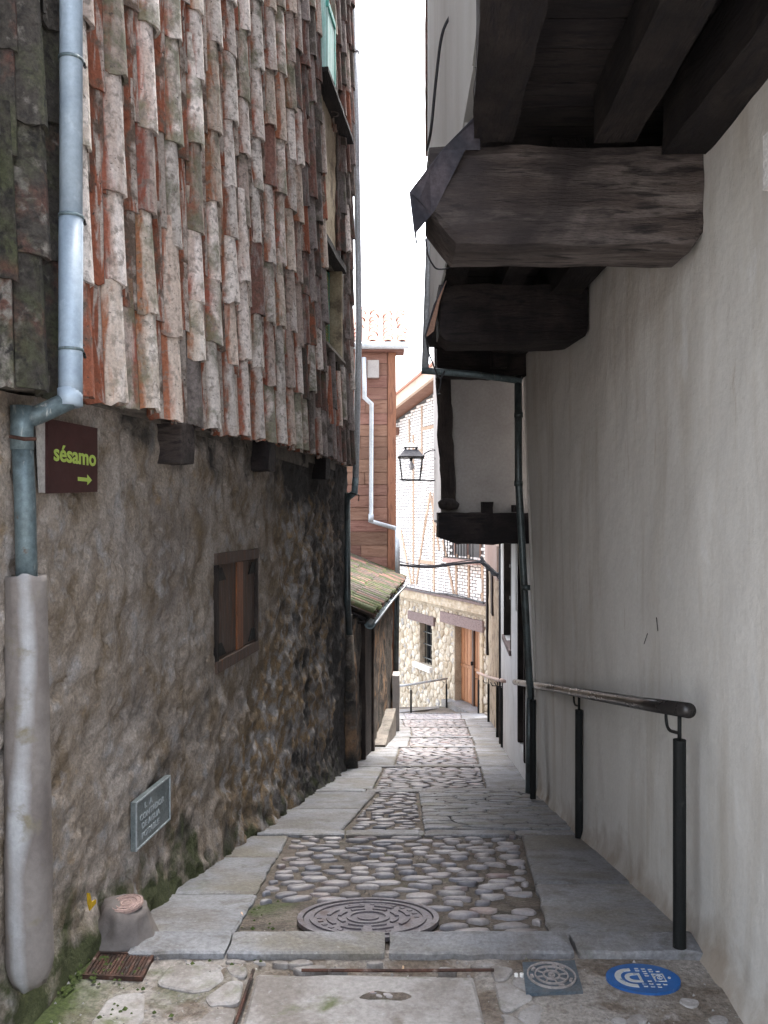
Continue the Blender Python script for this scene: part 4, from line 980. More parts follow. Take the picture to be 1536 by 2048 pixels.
# downpipe crossing under the jetty
t = thing('drainpipe', P(1067, 1590, 6.95), 'dark downpipe crossing under the jetty and slanting down the end of the plaster wall', 'drainpipe')
YP = 6.95
MB().tube([P(878, -120, YP), P(862, 400, YP), P(850, 742, YP)], .030, 14).build('upper_pipe', M['pipe_far'], t, smooth=True)
MB().tube([P(843, 741, YP-.03), P(950, 749, YP-.03), P(1043, 762, YP-.03)], .027, 14).build('cross_pipe', M['pipe_old'], t, smooth=True)
MB().tube([P(1036, 752, YP-.02), P(1037, 960, YP-.02), P(1046, 1130, YP), P(1058, 1350, YP), P(1062, 1395, YP)], .030, 14).build('lower_pipe', M['pipe_dark'], t, smooth=True)
MB().tube([P(1059, 1380, YP+.05), P(1057, 1585, YP+.05)], .026, 12).build('lower_pipe', M['pipe_dark'], t, smooth=True)
for u, v in ((1037, 830), (1037, 967), (1052, 1175)):
    MB().tube([P(u, v-5, YP-.02), P(u, v+5, YP-.02)], .036, 14).build('collar', M['pipe_dark'], t, smooth=True)
# loose wires
for nm, pts, lab, r in (('loose_wire', [P(935, -20, 4.6), P(905, 25, 4.6), P(884, 70, 4.6), P(872, 160, 4.7), P(862, 260, 4.8), P(853, 300, 5)], 'black wire curving down in front of the upper storey of the right house', .009),
                  ('loose_wire', [P(851, 478, 4.9), P(856, 510, 4.9), P(866, 530, 4.9), P(876, 538, 4.9), P(898, 535, 4.9), P(900, 520, 4.9), P(901, 500, 4.9)], 'short dangling wire below the nearest corbel beam', .005),
                  ('loose_wire', [P(852, 672, 5.1), P(856, 700, 5.15), P(866, 728, 5.2), P(876, 752, 5.2), P(882, 756, 5.2), P(889, 742, 5.2)], 'looped wire hanging from the second corbel beam', .005),
                  ('loose_wire', [P(882, 756, 5.19), P(880, 775, 5.19), P(874, 788, 5.19), P(881, 788, 5.19)], 'frayed wire end hanging over the cross pipe', .004)):
    o = MB().tube(catmull(pts, 5), r, 6).build(nm, M['cable'], smooth=True); tag(o, lab, 'wire')

# ------------------------------------------------------------------ handrails
def handrail(label, pts, posts, rm='rail', r=.029, group=None, pm='iron', loc=None):
    t = thing('handrail', loc or posts[0], label, 'handrail')
    MB().tube(pts, r, 18).build('rail', M[rm], t, smooth=True)
    for i, p in enumerate(posts):
        p = Vector(p); zr = None
        best = min(((Vector(a)+(Vector(b)-Vector(a))*q/20) for a, b in zip(pts, pts[1:]) for q in range(21)), key=lambda w_: (w_.x-p.x)**2+(w_.y-p.y)**2)
        top = best.z-r; e = (Vector(pts[1])-Vector(pts[0])).normalized()
        MB().tube([p, Vector((p.x, p.y, top-.085))], [.025, .0245], 14).build('post', M[pm], t, smooth=False)
        MB().tube([Vector((p.x, p.y, top-.10)), Vector((p.x, p.y, top+.01))], .008, 8).build('bracket', M[pm], t, smooth=True)
        q0 = Vector((p.x, p.y, top-.06)); b2 = Vector((p.x-e.x*0, p.y+.0, 0))
        pth = [q0, q0+e*.07, q0+e*.12+UP*.002, q0+e*.155+UP*.016, q0+e*.17+UP*.045, q0+e*.172+UP*.075]
        MB().tube(catmull(pth, 4), .0065, 8).build('bracket', M[pm], t, smooth=True)
    return t
def rp(u, v, Y): return P(u, v, Y)
handrail('long dark round handrail on two near posts along the right plaster wall', [P(1377, 1421, 3.17), P(1290, 1408, 3.75), P(1150, 1384, 5.4), P(1085, 1372, 6.95), P(1030, 1364, 8.6)],
         [P(1359, 1908, 3.25), P(1158, 1686, 5.40), P(1066, 1597, 6.90)])
def post_rail(label, raw, postpx, rm):
    t = thing('handrail', P(*postpx[0][:1], postpx[0][2], postpx[0][3]), label, 'handrail')
    MB().tube([P(*q) for q in raw], .029, 12).build('rail', M[rm], t, smooth=True)
    for u, v0, v1, Y in postpx:
        MB().tube([P(u, v1, Y), P(u, v0+10, Y)], .026, 10).build('post', M['iron'], t)
        MB().tube([P(u, v0+12, Y), P(u, v0, Y)], .009, 8).build('bracket', M['iron'], t)
        a = P(u, v0+8, Y); MB().tube([a, a+Vector((-.08, .02, 0)), a+Vector((-.10, .08, .04))], .008, 6).build('bracket', M['iron'], t)
    return t
post_rail('pinkish brown handrail further down the right side in front of the white house', [(1016, 1363, 11.2), (1005, 1361, 11.9), (995, 1359.5, 13.7), (977, 1354, 18), (955, 1345, 21)],
          [(1005, 1365, 1499, 11.9), (995, 1364, 1478, 13.7), (977, 1358, 1447, 17.9), (957, 1350, 1430, 21.6)], 'rail_wood')
post_rail('short grey handrail at the bend in front of the far rubble stone wall', [(780, 1374, 21.9), (822, 1369, 22.3), (894, 1357, 23.5)], [(822, 1370, 1436, 22.3), (893, 1358, 1419, 23.5)], 'pipe_far')

# ------------------------------------------------------------------ middle right house with the dark bay (R2)
wh = thing('white_bay_house', (1.7, 10, -2.9), 'white plastered house with black posts and a grey jettied bay past the right wall', 'house')
def R2(Y, z, off=0): return Vector((1.38+.08*(Y-8.4)-off, Y, z))
def r2box(y0, y1, z0, z1, o0, o1, **k): return MB().hexa([R2((y1 if q & 2 else y0), (z1 if q & 4 else z0), (o0 if q & 1 else o1)) for q in range(8)], **k)
for y0, y1, z0, z1 in ((7.3, 8.25, -3.2, 0), (9.10, 10.2, -3.2, 0), (11.6, 12.6, -3.4, 0), (10.2, 11.6, -3.4, -1.56), (8.25, 9.1, -3.2, -2.36)):
    r2box(y0, y1, z0, z1, -.5, 0, n=(1, 8, 8), amp=.006, sc=3).build('wall', M['white_plaster'], wh)
r2box(8.25, 9.1, -2.36, -.02, -.2, -.10).build('dark_door', M['black_wood_z'], wh)
for yv in (8.25, 9.02): r2box(yv, yv+.08, -2.355, -.02, -.09, .012).build('door_post', M['black_wood_z'], wh)
wn = mk('window', *((lambda m: (m.v, m.f))(r2box(10.2, 11.6, -1.56, -.02, -.2, -.12))), M['glass_dark'], wh)
for zz in (-.62, -1.05): r2box(10.2, 11.6, zz-.02, zz+.02, -.11, -.07).build('glazing_bar', M['white'], wn)
r2box(10.15, 11.65, -1.62, -1.561, -.1, .03).build('sill', M['purple_wood'], wn)
for yv in (10.2, 11.52): r2box(yv, yv+.08, -1.555, -.02, -.09, .008).build('window_post', M['black_wood_z'], wh)
r2box(9.35, 9.47, -1.0, .0, -.01, .012).build('wall_post', M['white_plaster'], wh)
r2box(12.42, 12.56, -3.3, .05, -.01, .02).build('corner_post', M['black_wood_z'], wh)
# bay
BYF = 7.48
def bayb(u0, u1, v0, v1, Y, dy, m, name, **k):
    a, b = P(u0, v1, Y), P(u1, v0, Y); return MB().box((a.x, Y, a.z), (b.x, Y+dy, b.z), **k).build(name, M[m], wh)
MB().hexa([(1.2 if q & 1 else (.50+.10*(2.5 if q & 2 else 0)), 10.4 if q & 2 else BYF, 6.5 if q & 4 else .06) for q in range(8)], n=(6, 1, 10), amp=.004).build('bay_wall', M['bay_plaster'], wh)
MB().hexa([(1.4 if q & 1 else (.72), 12.4 if q & 2 else 10.41, 6.5 if q & 4 else .0) for q in range(8)]).build('upper_wall', M['bay_plaster'], wh)
MB().hexa([(1.6 if q & 1 else (1.21), 12.4 if q & 2 else BYF, 6.5 if q & 4 else .0) for q in range(8)]).build('upper_wall', M['bay_plaster'], wh)
# leaning post
c = [P(868, 762, BYF-.1), P(897, 762, BYF-.1), P(873, 762, BYF+.15), P(905, 762, BYF+.15), P(882, 1012, BYF-.1), P(912, 1012, BYF-.1), P(884, 1012, BYF+.15), P(912, 1012, BYF+.15)]
c = [c[4], c[5], c[6], c[7], c[0]+UP*.3, c[1]+UP*.3, c[2]+UP*.3, c[3]+UP*.3]
MB().hexa(c, n=(3, 2, 18), amp=.014, sc=5).build('leaning_post', M['black_wood_z'], wh)
a = P(877, 1088, BYF-.12); b = P(1040, 1030, BYF-.12)
mb = MB().box((a.x, BYF-.14, a.z+.0), (1.40, BYF+.18, b.z+.02), n=(16, 3, 4), amp=.014, sc=5)
for v in mb.v:
    if v.x < a.x+.16: v.z = max(v.z, a.z+(a.x+.16-v.x)*.35)
mb.build('corbel_beam', M['black_wood'], wh)
bb = MB().tube([P(878, 1010, BYF-.12), P(886, 1008, BYF-.13), P(905, 1008, BYF-.13), P(916, 1012, BYF-.12)], [.03, .05, .055, .03], 10); bb.v = [p+Vector((0, 0, nz(p.x*9, p.z*9, 0, 2)*.01)) for p in bb.v]; bb.build('post_foot', M['black_wood_z'], wh, smooth=True)
bayb(964, 986, 1004, 1030, BYF-.1, .1, 'black_wood', 'block', n=(2, 1, 2), amp=.008)
bayb(1026, 1034, 1010, 1024, BYF-.1, .1, 'black_wood', 'block')
# bottom boards of the bay
MB().hexa([(1.4 if q & 1 else (.49+.24*(1 if q & 2 else 0)), 12.4 if q & 2 else BYF+.19, .0 if q & 4 else -.03) for q in range(8)]).build('bay_floor', M['black_wood_y'], wh)
MB().hexa([(1.5 if q & 1 else (.425 if q & 2 else .362), 8.8 if q & 2 else 7.45, 7.2 if q & 4 else 3.75) for q in range(8)], n=(1, 4, 12), amp=.012, sc=2).build('high_oriel', M['tile_brown'], wh)

# further right (R3)
r3 = thing('crumbling_house', (2.2, 16, -4), 'narrow house with crumbling tan plaster and black posts beyond the white house', 'house')
def R3(Y, z, off=0): return Vector((2.0+.077*(Y-14.7)-off, Y, z))
def r3box(y0, y1, z0, z1, o0, o1, **k): return MB().hexa([R3((y1 if q & 2 else y0), (z1 if q & 4 else z0), (o0 if q & 1 else o1)) for q in range(8)], **k)
r3box(12.65, 19.6, -5.2, .2, -.6, 0, n=(1, 40, 30), amp=.02, sc=2.5).build('wall', M['tan_plaster'], r3)
r3box(12.65, 19.6, .21, 1.2, -.6, .1).build('upper_wall', M['pink_plaster'], r3)
r3box(16.9, 17.5, -1.9, -.9, -.05, .03).build('dark_post', M['black_wood_z'], r3)
r3box(18.9, 19.3, -3.0, -1.1, -.05, .05).build('dark_post', M['black_wood_z'], r3)
r3box(14.6, 19.5, -1.05, -.45, -.2, .06).build('jetty', M['pink_plaster'], r3)

# ------------------------------------------------------------------ far house across the bend
fh = thing('brick_and_rubble_house', (1.5, 24.5, -5.2), 'far house facing up the lane, white brick and timber above a pale rubble stone wall', 'house')
FD = Vector((-.3503, .9367, 0)); FN = Vector((-.9367, -.3503, 0))
def FG(s, z, off=0): return Vector((2.5, 22.2, 0))+FD*s+FN*off+UP*z
def GS(u, v):
    k = (u-U0)/F; s = (2.5-22.2*k)/(.9367*k+.3503); return s, (V0-v)/F*(22.2+.9367*s)
def fgbox(s0, s1, z0, z1, o0, o1, **k): return MB().hexa([FG((s0 if q & 1 else s1), (z1 if q & 4 else z0), (o1 if not q & 2 else o0)) for q in range(8)], **k)
ws0, wz1 = GS(862, 1240); ws1, wz0 = GS(838, 1325); ds0, dz1 = GS(961, 1262); ds1, dz0 = GS(908, 1408)
dz0 = -5.02; dz1 = -2.86
for a in ((-.8, ds0, -7.6, -2.4), (ds0, ds1, -7.6, dz0-.04), (ds0, ds1, dz1, -2.4), (ds1, ws0, -7.6, -2.4), (ws0, ws1, -7.6, wz0), (ws0, ws1, wz1, -2.4), (ws1, 9, -7.6, -2.4)):
    fgbox(*a, -.9, -.03).build('stone_wall', M['rubble_joint'], fh)
MB().hexa([FG((-.8 if q & 1 else 7.3), ((3.25+.16*(6.1-(-.8 if q & 1 else 7.3))) if q & 4 else -2.16), (-.02 if not q & 2 else -.9)) for q in range(8)]).build('brick_backing', M['joint'], fh)
zs = (-6.4, -2.55); sites = scat(-.8, 7.8, zs[0], zs[1], .215, n=9000, asp=1.25); st_rest = MB(); cnt = 0; cl_ = []
for c in voronoi([(-.8, zs[0]), (7.8, zs[0]), (7.8, zs[1]), (-.8, zs[1])], sites, asp=1.25, gap=.022, rmax=.8):
    cx = sum(p[0] for p in c)/len(c); cy = sum(p[1] for p in c)/len(c)
    if area(c) < .006: continue
    for (a0, a1, b0, b1) in ((ds0, ds1, dz0, dz1), (ws0, ws1, wz0, wz1)):
        if a0-.35 < cx < a1+.35 and b0-.3 < cy < b1+.3:
            # trim stones to the opening
            if cx > a1: c = clip(c, -1, 0, -a1)
            elif cx < a0: c = clip(c, 1, 0, a0)
            elif cy > b1: c = clip(c, 0, -1, -b1)
            elif cy < b0: c = clip(c, 0, 1, b0)
            else: c = []
            if not c: break
    if len(c) < 3 or area(c) < .006: continue
    cl_.append((cx, resample(chaikin(c, 1), 9)))
vis_ = [q for q in cl_ if 0 < q[0] < 6.2 and min(p[1] for p in q[1]) > -6.0]
vis_.sort(key=lambda q: abs(q[0]-3.2)); vis = set(id(q) for q in vis_[:295])
for q in cl_:
    v, f = dome(q[1], lambda x, y: 0, R.uniform(.012, .032), .02, inset=.2, to3=lambda x, y, z: FG(x, y, -.03+z))
    f = [t_[::-1] for t_ in f]
    if id(q) in vis: mk('stone', v, f, M['rubble'], fh, smooth=True)
    else: st_rest.add(v, f)
st_rest.build('far_stones', M['rubble'], fh, smooth=True, kind='stuff')
# floor beam
fgbox(-.9, 9, -2.44, -2.17, -.1, .10, n=(30, 1, 2), amp=.012).build('floor_beam', M['rubble'], fh)
fgbox(-.9, 9, -2.19, -2.13, -.1, .14, n=(30, 1, 1), amp=.01).build('ledge', M['purple_wood'], fh)
# bricks
def F_timber(u0, v0, u1, v1, w_=.12, name='timber_stud'):
    s0, z0 = GS(u0, v0); s1, z1 = GS(u1, v1); a = Vector((s0, z0)); b = Vector((s1, z1)); e = (b-a).normalized(); nrm = Vector((-e.y, e.x))*w_/2
    pl = [a-nrm, b-nrm, b+nrm, a+nrm]; TIM.append((a, b, w_/2))
    MB().prism([FG(p.x, p.y, .0) for p in pl], FN*.035).build(name, M['stud'], fh)
TIM = []
for a in ((869, 985, 869, 1182), (887, 1080, 909, 1188), (914, 1108, 914, 1190), (939, 1110, 939, 1196), (966, 1120, 966, 1202), (803, 1060, 824, 1168), (828, 870, 828, 1168), (854, 1030, 834, 1168),
          (820, 838, 820, 905), (845, 812, 845, 940), (862, 985, 880, 1100), (862, 985, 850, 1060)): F_timber(*a, w_=.10)
for a in ((846, 858, 873, 852), (826, 906, 846, 900), (838, 1122, 868, 1126)): F_timber(*a, w_=.10)
bl = []; bh, bw_ = .088, .31; z = -2.12; k = 0
bs0, bz0 = GS(962, 1108); bs1, bz1 = GS(908, 1060)
bz0 = -1.05
while z < 4.4:
    s = -.85+(bw_/2 if k % 2 else 0)
    while s < 8.6:
        top = 3.27+.16*(6.1-s)-.1
        bl.append((s, z)) if z+bh < top and not (bs0-.15 < s+.15 < bs1+.1 and bz0 < z < bz0+1.5) else None
        s += bw_
    z += bh; k += 1
def hid(s, z): return False
me = bpy.data.meshes.new('brick'); mb = MB().box((0, 0, 0), (bw_-.045, .022, bh-.020)); me.from_pydata(mb.v, [], mb.f); me.materials.append(M['brick']); me.update()
fx = -FD; vv = []
for s, z in bl:
    u = U0+F*(FG(s, z).x/FG(s, z).y); v = V0-F*z/FG(s, z).y
    if 800 < u < 965 and v > 820 and not (870 < u < 960 and v < 1085): vv.append((s, z))
vv.sort(key=lambda q: q[0]*.55-q[1]*0+max(0, q[1])*.8); pick = set(vv[:298]); rest = MB()
mt3 = lambda s, z: frame(-FD, FN, UP, FG(s+bw_-.011, z+.01, -.008+R.uniform(-.003, .003)))
for s, z in bl:
    mt = mt3(s, z)
    if (s, z) in pick: place('brick', me, mt, fh)
    else: rest.add([mt @ v.co for v in me.vertices], [tuple(p.vertices) for p in me.polygons])
rest.build('far_bricks', M['brick'], fh, kind='stuff')
# roof verge
s0, z0 = 6.6, 3.19; s1, z1 = -1.5, 4.49
def rp_(s, dz, off): return FG(s, 3.27+.16*(6.1-s)+dz, off)
MB().hexa([rp_((7.4 if q & 1 else -1.5), (.34 if q & 4 else 0), (.55 if q & 2 else .45)) for q in range(8)]).build('verge_board', M['pale_wood'], fh)
MB().hexa([rp_((7.4 if q & 1 else -1.5), (.06 if q & 4 else 0.0), (.449 if q & 2 else -.5)) for q in range(8)]).build('roof_soffit', M['plank'], fh)
MB().hexa([rp_((7.4 if q & 1 else -1.5), (.42 if q & 4 else .341), (.6 if q & 2 else -.9)) for q in range(8)]).build('roof', M['roof_tile_far'], fh)
fgbox(5.7, 6.0, 2.75, 3.0, 0, .5).build('purlin_end', M['plank'], fh)
# window, door, lintels
w = mk('barred_window', *((lambda m: (m.v, m.f))(fgbox(ws0, ws1, wz0, wz1, -.34, -.30))), M['glass_dark'], fh)
for i in range(4): 
    s = lerp(ws0, ws1, (i+.5)/4); fgbox(s-.012, s+.012, wz0, wz1, -.17, -.15).build('bar', M['iron'], w)
for t_ in (.12, .42, .68, .9): zz = lerp(wz0, wz1, t_); fgbox(ws0, ws1, zz-.012, zz+.012, -.15, -.135).build('bar', M['pipe_dark'], w)
for a, b in ((ws0, ws0+.05), (ws1-.05, ws1)): fgbox(a, b, wz0, wz1, -.29, -.25).build('frame', M['pipe_dark'], w)
fgbox(ws0-.05, ws1+.35, wz0-.16, wz0-.01, -.2, .08).build('sill', M['white'], w)
def lint(u0, v0, u1, v1, h, o1=.05):
    s0, z0 = GS(u1, v1); s1, z1 = GS(u0, v0); zt_ = (z0+z1)/2; fgbox(s0, s1, zt_-h, zt_, -.2, o1, n=(12, 1, 2), amp=.008).build('lintel', M['purple_wood'], fh)
lint(818, 1218, 870, 1238, .26); lint(883, 1219, 968, 1246, .30)
dr = mk('double_door', *((lambda m: (m.v, m.f))(fgbox(ds0, ds1, dz0, dz1, -.30, -.25))), M['door_wood'], fh)
mid = (ds0+ds1)/2
for i in range(8):
    a = lerp(ds0, ds1, i/8); b = lerp(ds0, ds1, (i+1)/8); fgbox(a+.012, b-.012, dz0+.05, dz0+.95, -.249, -.22).build('panel', M['door_wood'], dr); fgbox(a+.012, b-.012, dz0+1.05, dz1-.05, -.249, -.22).build('panel', M['door_wood'], dr)
fgbox(mid-.05, mid+.05, dz0, dz1, -.219, -.17).build('meeting_stile', M['shutter_wood'], dr)
fgbox(ds0, ds1, dz0+.96, dz0+1.04, -.219, -.20).build('rail', M['door_wood'], dr)
fgbox(mid-.02, mid+.02, dz0+1.1, dz0+1.2, -.169, -.12).build('handle', M['iron'], dr)
fgbox(ds0-.16, ds0-.01, -5.3, -2.86, -.25, .03, n=(1, 1, 8), amp=.01).build('door_jamb', M['tan_plaster'], fh)
fgbox(ds1+.01, ds1+.10, -5.3, -2.86, -.25, -.02).build('door_jamb', M['rubble_joint'], fh)
fgbox(ds0-.3, ds1+.3, -5.25, -5.02, -.3, .25).build('doorstep', M['slab'], fh)
s0, z0 = GS(961, 1268); s1, z1 = GS(954, 1302)
o = fgbox(s0+.02, s1, z1, z0, -.13, -.11); o = o.build('notice', M['white']); tag(o, 'white notice pinned beside the far wooden double door', 'notice')
s0, z0 = GS(968, 1157); s1, z1 = GS(961, 1184); o = fgbox(s0+.02, s1, z1, z0, .04, .09).build('meter_box', M['white']); tag(o, 'small white box on the far brick wall below the balcony', 'meter box')
# balcony window
w = mk('balcony_window', *((lambda m: (m.v, m.f))(fgbox(bs0, bs1, bz0, bz0+1.4, -.10, -.06))), M['glass_dark'], fh)
for a, b in ((bs0, bs0+.1), (bs1-.1, bs1), ((bs0+bs1)/2-.05, (bs0+bs1)/2+.05)): fgbox(a, b, bz0, bz0+1.4, -.06, .0).build('frame', M['plank'], w)
fgbox(bs0-.1, bs1+.12, bz0-.12, bz0, -.05, .3).build('sill', M['clay'], w)
for i in range(11): s = lerp(bs0-.05, bs1+.06, i/10); fgbox(s-.01, s+.01, bz0+.04, bz0+.9, .25, .27).build('balcony_bar', M['iron'], w)
fgbox(bs0-.06, bs1+.08, bz0+.9, bz0+.93, .24, .28).build('balcony_rail', M['iron'], w); fgbox(bs0-.06, bs1+.08, bz0+.02, bz0+.045, .24, .28).build('balcony_rail', M['iron'], w)
# cables
pts = [FG(s, -2.10+.05*math.sin(s*1.3), .13) for s in [9, 7.5, 6, 5, 4, 3, 2, 1, 0, -.5]]
o = MB().tube(catmull(pts, 4), .022, 6).build('wall_cable', M['cable'], smooth=True); tag(o, 'thin black cable along the ledge of the far brick house', 'cable')
for i, (dv, r, lab) in enumerate(((0, .022, 'thick black cable sagging across the lane'), (-6, .010, 'thin upper cable strung across the lane above the thick one'))):
    o = MB().tube(catmull([P(795, 1129+dv, 15.9), P(830, 1133+dv*.6, 15.6), P(865, 1134+dv*.5, 15.2), P(905, 1129+dv*.6, 14.8), P(945, 1125+dv*.8, 14.4), P(968, 1124, 14.2)], 5), r, 8).build('street_cable', M['cable'], smooth=True); tag(o, lab, 'cable')
cb = MB()
for i in range(14):
    a = [P(963+R.uniform(-3, 3), 1118+R.uniform(-8, 8), 14.2), P(975+R.uniform(-4, 4), 1133+R.uniform(-5, 5), 14.1), P(988+R.uniform(-3, 3), 1146+R.uniform(-5, 5), 14.0), P(998, 1152+R.uniform(-6, 6), 13.9)]
    cb.tube(catmull(a, 4), R.uniform(.01, .022), 6)
o = cb.build('cable_bundle', M['cable'], smooth=True); tag(o, 'tangled bundle of black cables fixed to the corner of the white house', 'cable bundle')
o = MB().tube([P(1000, 1098, 12.4), P(1000, 1250, 12.4), P(1000.5, 1420, 12.4)], .02, 8).build('conduit', M['cable'], smooth=True); tag(o, 'thin dark conduit down the far corner of the white house', 'conduit')

# ------------------------------------------------------------------ timber clad house on the left
ch = thing('boarded_house', (-.5, 16.1, -4), 'tall narrow house clad in reddish boards with a tiled roof, beyond the tile-hung house', 'house')
YB = 16.0; zb0, zt0 = -1.4, 3.14; xr = .225
MB().box((-3.5, YB+.05, -4.2), (xr-.01, YB+3.2, 3.10)).build('wall_core', M['plank_z'], ch)
z = zb0; i = 0
while z < zt0-.05:
    h = R.uniform(.20, .26)
    if zt0-z-h < .1: h = zt0-z
    cuts = [-1.9, xr-.16] if i % 3 else [-1.9, R.uniform(-.45, -.1), xr-.16]
    for a, b in zip(cuts, cuts[1:]):
        MB().box((a+.004, YB+R.uniform(-.004, .004), z+.005), (b-.004, YB+.05, min(zt0, z+h)-.004), n=(6, 1, 1), amp=.003).build('board', M['plank'], ch)
    z += h; i += 1
MB().box((xr-.155, YB-.02, zb0), (xr, YB+.12, zt0), n=(1, 1, 14), amp=.006, sc=2).build('corner_post', M['plank_z'], ch)
MB().box((-2.0, YB-.16, zt0), (.38, YB+.3, zt0+.10)).build('eaves_board', M['plank'], ch)
gtr = MB().tube([(-2.2, YB-.20, zt0+.10), (.46, YB-.20, zt0+.095)], .065, 14).build('gutter', M['pipe_far'], ch, smooth=True)
MB().hexa([((.42 if q & 1 else -2.4), (YB+3.3 if q & 2 else YB-.1), (zt0+.12 if not q & 2 else zt0+1.6)+(.04 if q & 4 else 0)) for q in range(8)]).build('roof_deck', M['plank'], ch)
sl_ = math.atan(.44); zax = Vector((0, math.cos(sl_), math.sin(sl_))); yax = Vector((0, -math.sin(sl_), math.cos(sl_)))
x = .36
while x > -1.6:
    for kind in (0, 1):
        xc = x-(.14 if kind else 0); d = -.12
        while d < 3.2:
            p = Vector((xc+R.gauss(0, .008), YB+d*math.cos(sl_)+.22, zt0+.19+d*math.sin(sl_)+.09+(.02 if kind == 0 else -.01)))
            if (kind == 0): m_ = frame(Vector((-1, 0, 0)), (yax+zax*.04).normalized(), zax, p, (1.4, 1.4, 1)); m_ = frame((yax).cross(zax), yax, zax, p, (1.4, 1.4, 1))
            else: m_ = frame((-yax).cross(zax), -yax, zax, p, (1.2, 1.2, 1))
            place('roof_tile', (CV if kind == 0 else CH)['roof_tile_far'][R.randrange(5)], m_, ch); d += .38
    x -= .285
MB().box(tuple(P(735, 755, YB-.10)), tuple(P(758, 722, YB-.003))).build('meter_box', M['bay_plaster'], ch)
t = thing('drainpipe', P(796, 1420, 16.2), 'thin pale drainpipe zigzagging down the reddish boarded house', 'drainpipe')
MB().tube([P(728, 715, 15.8), P(729, 795, 15.8), P(743, 808, 15.9), P(742, 1042, 15.9), P(795, 1058, 15.85)], .042, 12).build('pipe', M['pipe_far'], t, smooth=True)
MB().tube([P(795, 1052, 15.85), P(795, 1150, 15.85)], .048, 12).build('pipe', M['pipe_far'], t, smooth=True)
MB().tube([P(795, 1150, 15.9), P(793, 1270, 15.9), P(792, 1350, 15.9)], .05, 12).build('lower_pipe', M['pipe_dark'], t, smooth=True)
MB().tube([P(742, 1028, 15.88), P(742, 1044, 15.88)], .052, 12).build('collar', M['pipe_far'], t, smooth=True)

# ------------------------------------------------------------------ lean-to with mossy roof
lt = thing('lean_to', (-.2, 12.5, -3.3), 'low dark outbuilding with a mossy clay tile roof in front of the boarded house', 'outbuilding')
def LT(Y, z, off=0): return Vector((-.32+.081*(Y-9.75)+off, Y, z))
vs = []; fs = []; ny_, nz_ = 120, 60
for j in range(ny_+1):
    y = lerp(9.5, 15.6, j/ny_)
    for k in range(nz_+1):
        z = lerp(gz(y)-.2, -1.12, k/nz_); vs.append(LT(y, z, nz(y*2, z*2, 4, 4)*.03+nz(y*8, z*8, 4, 3)*.012))
n = nz_+1
for j in range(ny_):
    for k in range(nz_):
        yc = lerp(9.5, 15.6, (j+.5)/ny_)
        fs.append((j*n+k, (j+1)*n+k, (j+1)*n+k+1, j*n+k+1))
mk('wall', vs, fs, M['render_dark'], lt, smooth=True)
MB().hexa([LT((15.7 if q & 2 else 9.5), (-1.1 if q & 4 else -5), (-.06 if q & 1 else -2.0)) for q in range(8)]).build('wall_core', M['render_dark'], lt)
def ltbox(y0, y1, z0, z1, o0, o1, **k): return MB().hexa([LT((y1 if q & 2 else y0), (z1 if q & 4 else z0), (o1 if q & 1 else o0)) for q in range(8)], **k)
ltbox(10.3, 11.3, -3.05, -1.25, -.02, .03).build('door', M['black_wood_z'], lt)
for yv in (10.2, 11.3): ltbox(yv, yv+.12, -3.3, -1.2, -.02, .06, n=(1, 1, 12), amp=.012).build('post', M['black_wood_z'], lt)
ltbox(11.9, 14.2, gz(13)-.3, gz(12.2)+.10, -.05, .16, n=(2, 6, 1), amp=.012).build('door_step', M['mortar'], lt)
MB().hexa([(P(785 if q & 2 == 0 else 786, 0, 15.1).x if not q & 1 else P(799, 0, 15.1).x, 15.5 if q & 2 else 15.05, (-2.75 if q & 4 else -4.1)) for q in range(8)], n=(1, 2, 8), amp=.012).build('pale_buttress', M['bay_plaster'], lt)
# eaves and gutter
ev = lambda Y: Vector((-.19+.087*(Y-10), Y, -1.16))
MB().prism([ev(9.9)+Vector((-.14, 0, -.05)), ev(16)+Vector((-.14, 0, -.05)), ev(16)+Vector((-.14, 0, -.02)), ev(9.9)+Vector((-.14, 0, -.02))], (.12, 0, 0)).build('eaves_board', M['black_wood_y'], lt)
sv = []; sf = []
for j, Y in enumerate([9.9+.4*i for i in range(16)]):
    c0 = ev(Y)+Vector((.035, 0, -.03+.012*math.sin(Y*1.1)))
    for i in range(9): a = math.pi+math.pi*i/8; sv.append(c0+Vector((.06*math.cos(a), 0, .06*math.sin(a))))
for j in range(15):
    for i in range(8): sf.append((j*9+i, j*9+i+1, (j+1)*9+i+1, (j+1)*9+i))
o = mk('gutter', sv, sf, M['pipe_old'], lt, smooth=True); s_ = o.modifiers.new('t', 'SOLIDIFY'); s_.thickness = .008
MB().tube([p for p in [sv[j*9+8] for j in range(16)]], .009, 6).build('gutter_bead', M['pipe_far'], lt, smooth=True)
sl_ = math.atan(.45); al = Vector((.087, 1, 0)).normalized(); upv = Vector((-math.cos(sl_), 0, math.sin(sl_))); upv = (upv-al*upv.dot(al)).normalized(); yax = al.cross(upv)
if yax.z < 0: yax = -yax
MB().hexa([ev((16.0 if q & 2 else 9.95))+upv*(1.6 if q & 1 else .02)+yax*(0 if q & 4 else -.03) for q in range(8)]).build('roof_deck', M['black_wood_y'], lt)
Y = 10.02
while Y < 15.95:
    for kind in (0, 1):
        yc = Y+(.11 if kind else 0); d = .0+R.uniform(-.02, .02)
        while d < 1.5:
            b = yax if kind == 0 else -yax; zx = (upv-yax*.035).normalized(); zx = (zx+al*R.gauss(0, .02)).normalized(); b = (b-zx*b.dot(zx)).normalized()
            p = ev(yc)+zx*(d+.22)+yax*(.095 if kind == 0 else .072)
            place('roof_tile', (CV if kind == 0 else CH)['roof_tile'][R.randrange(5)], frame(b.cross(zx), b, zx, p, (.98, .98, 1)), lt); d += .38
    Y += .225

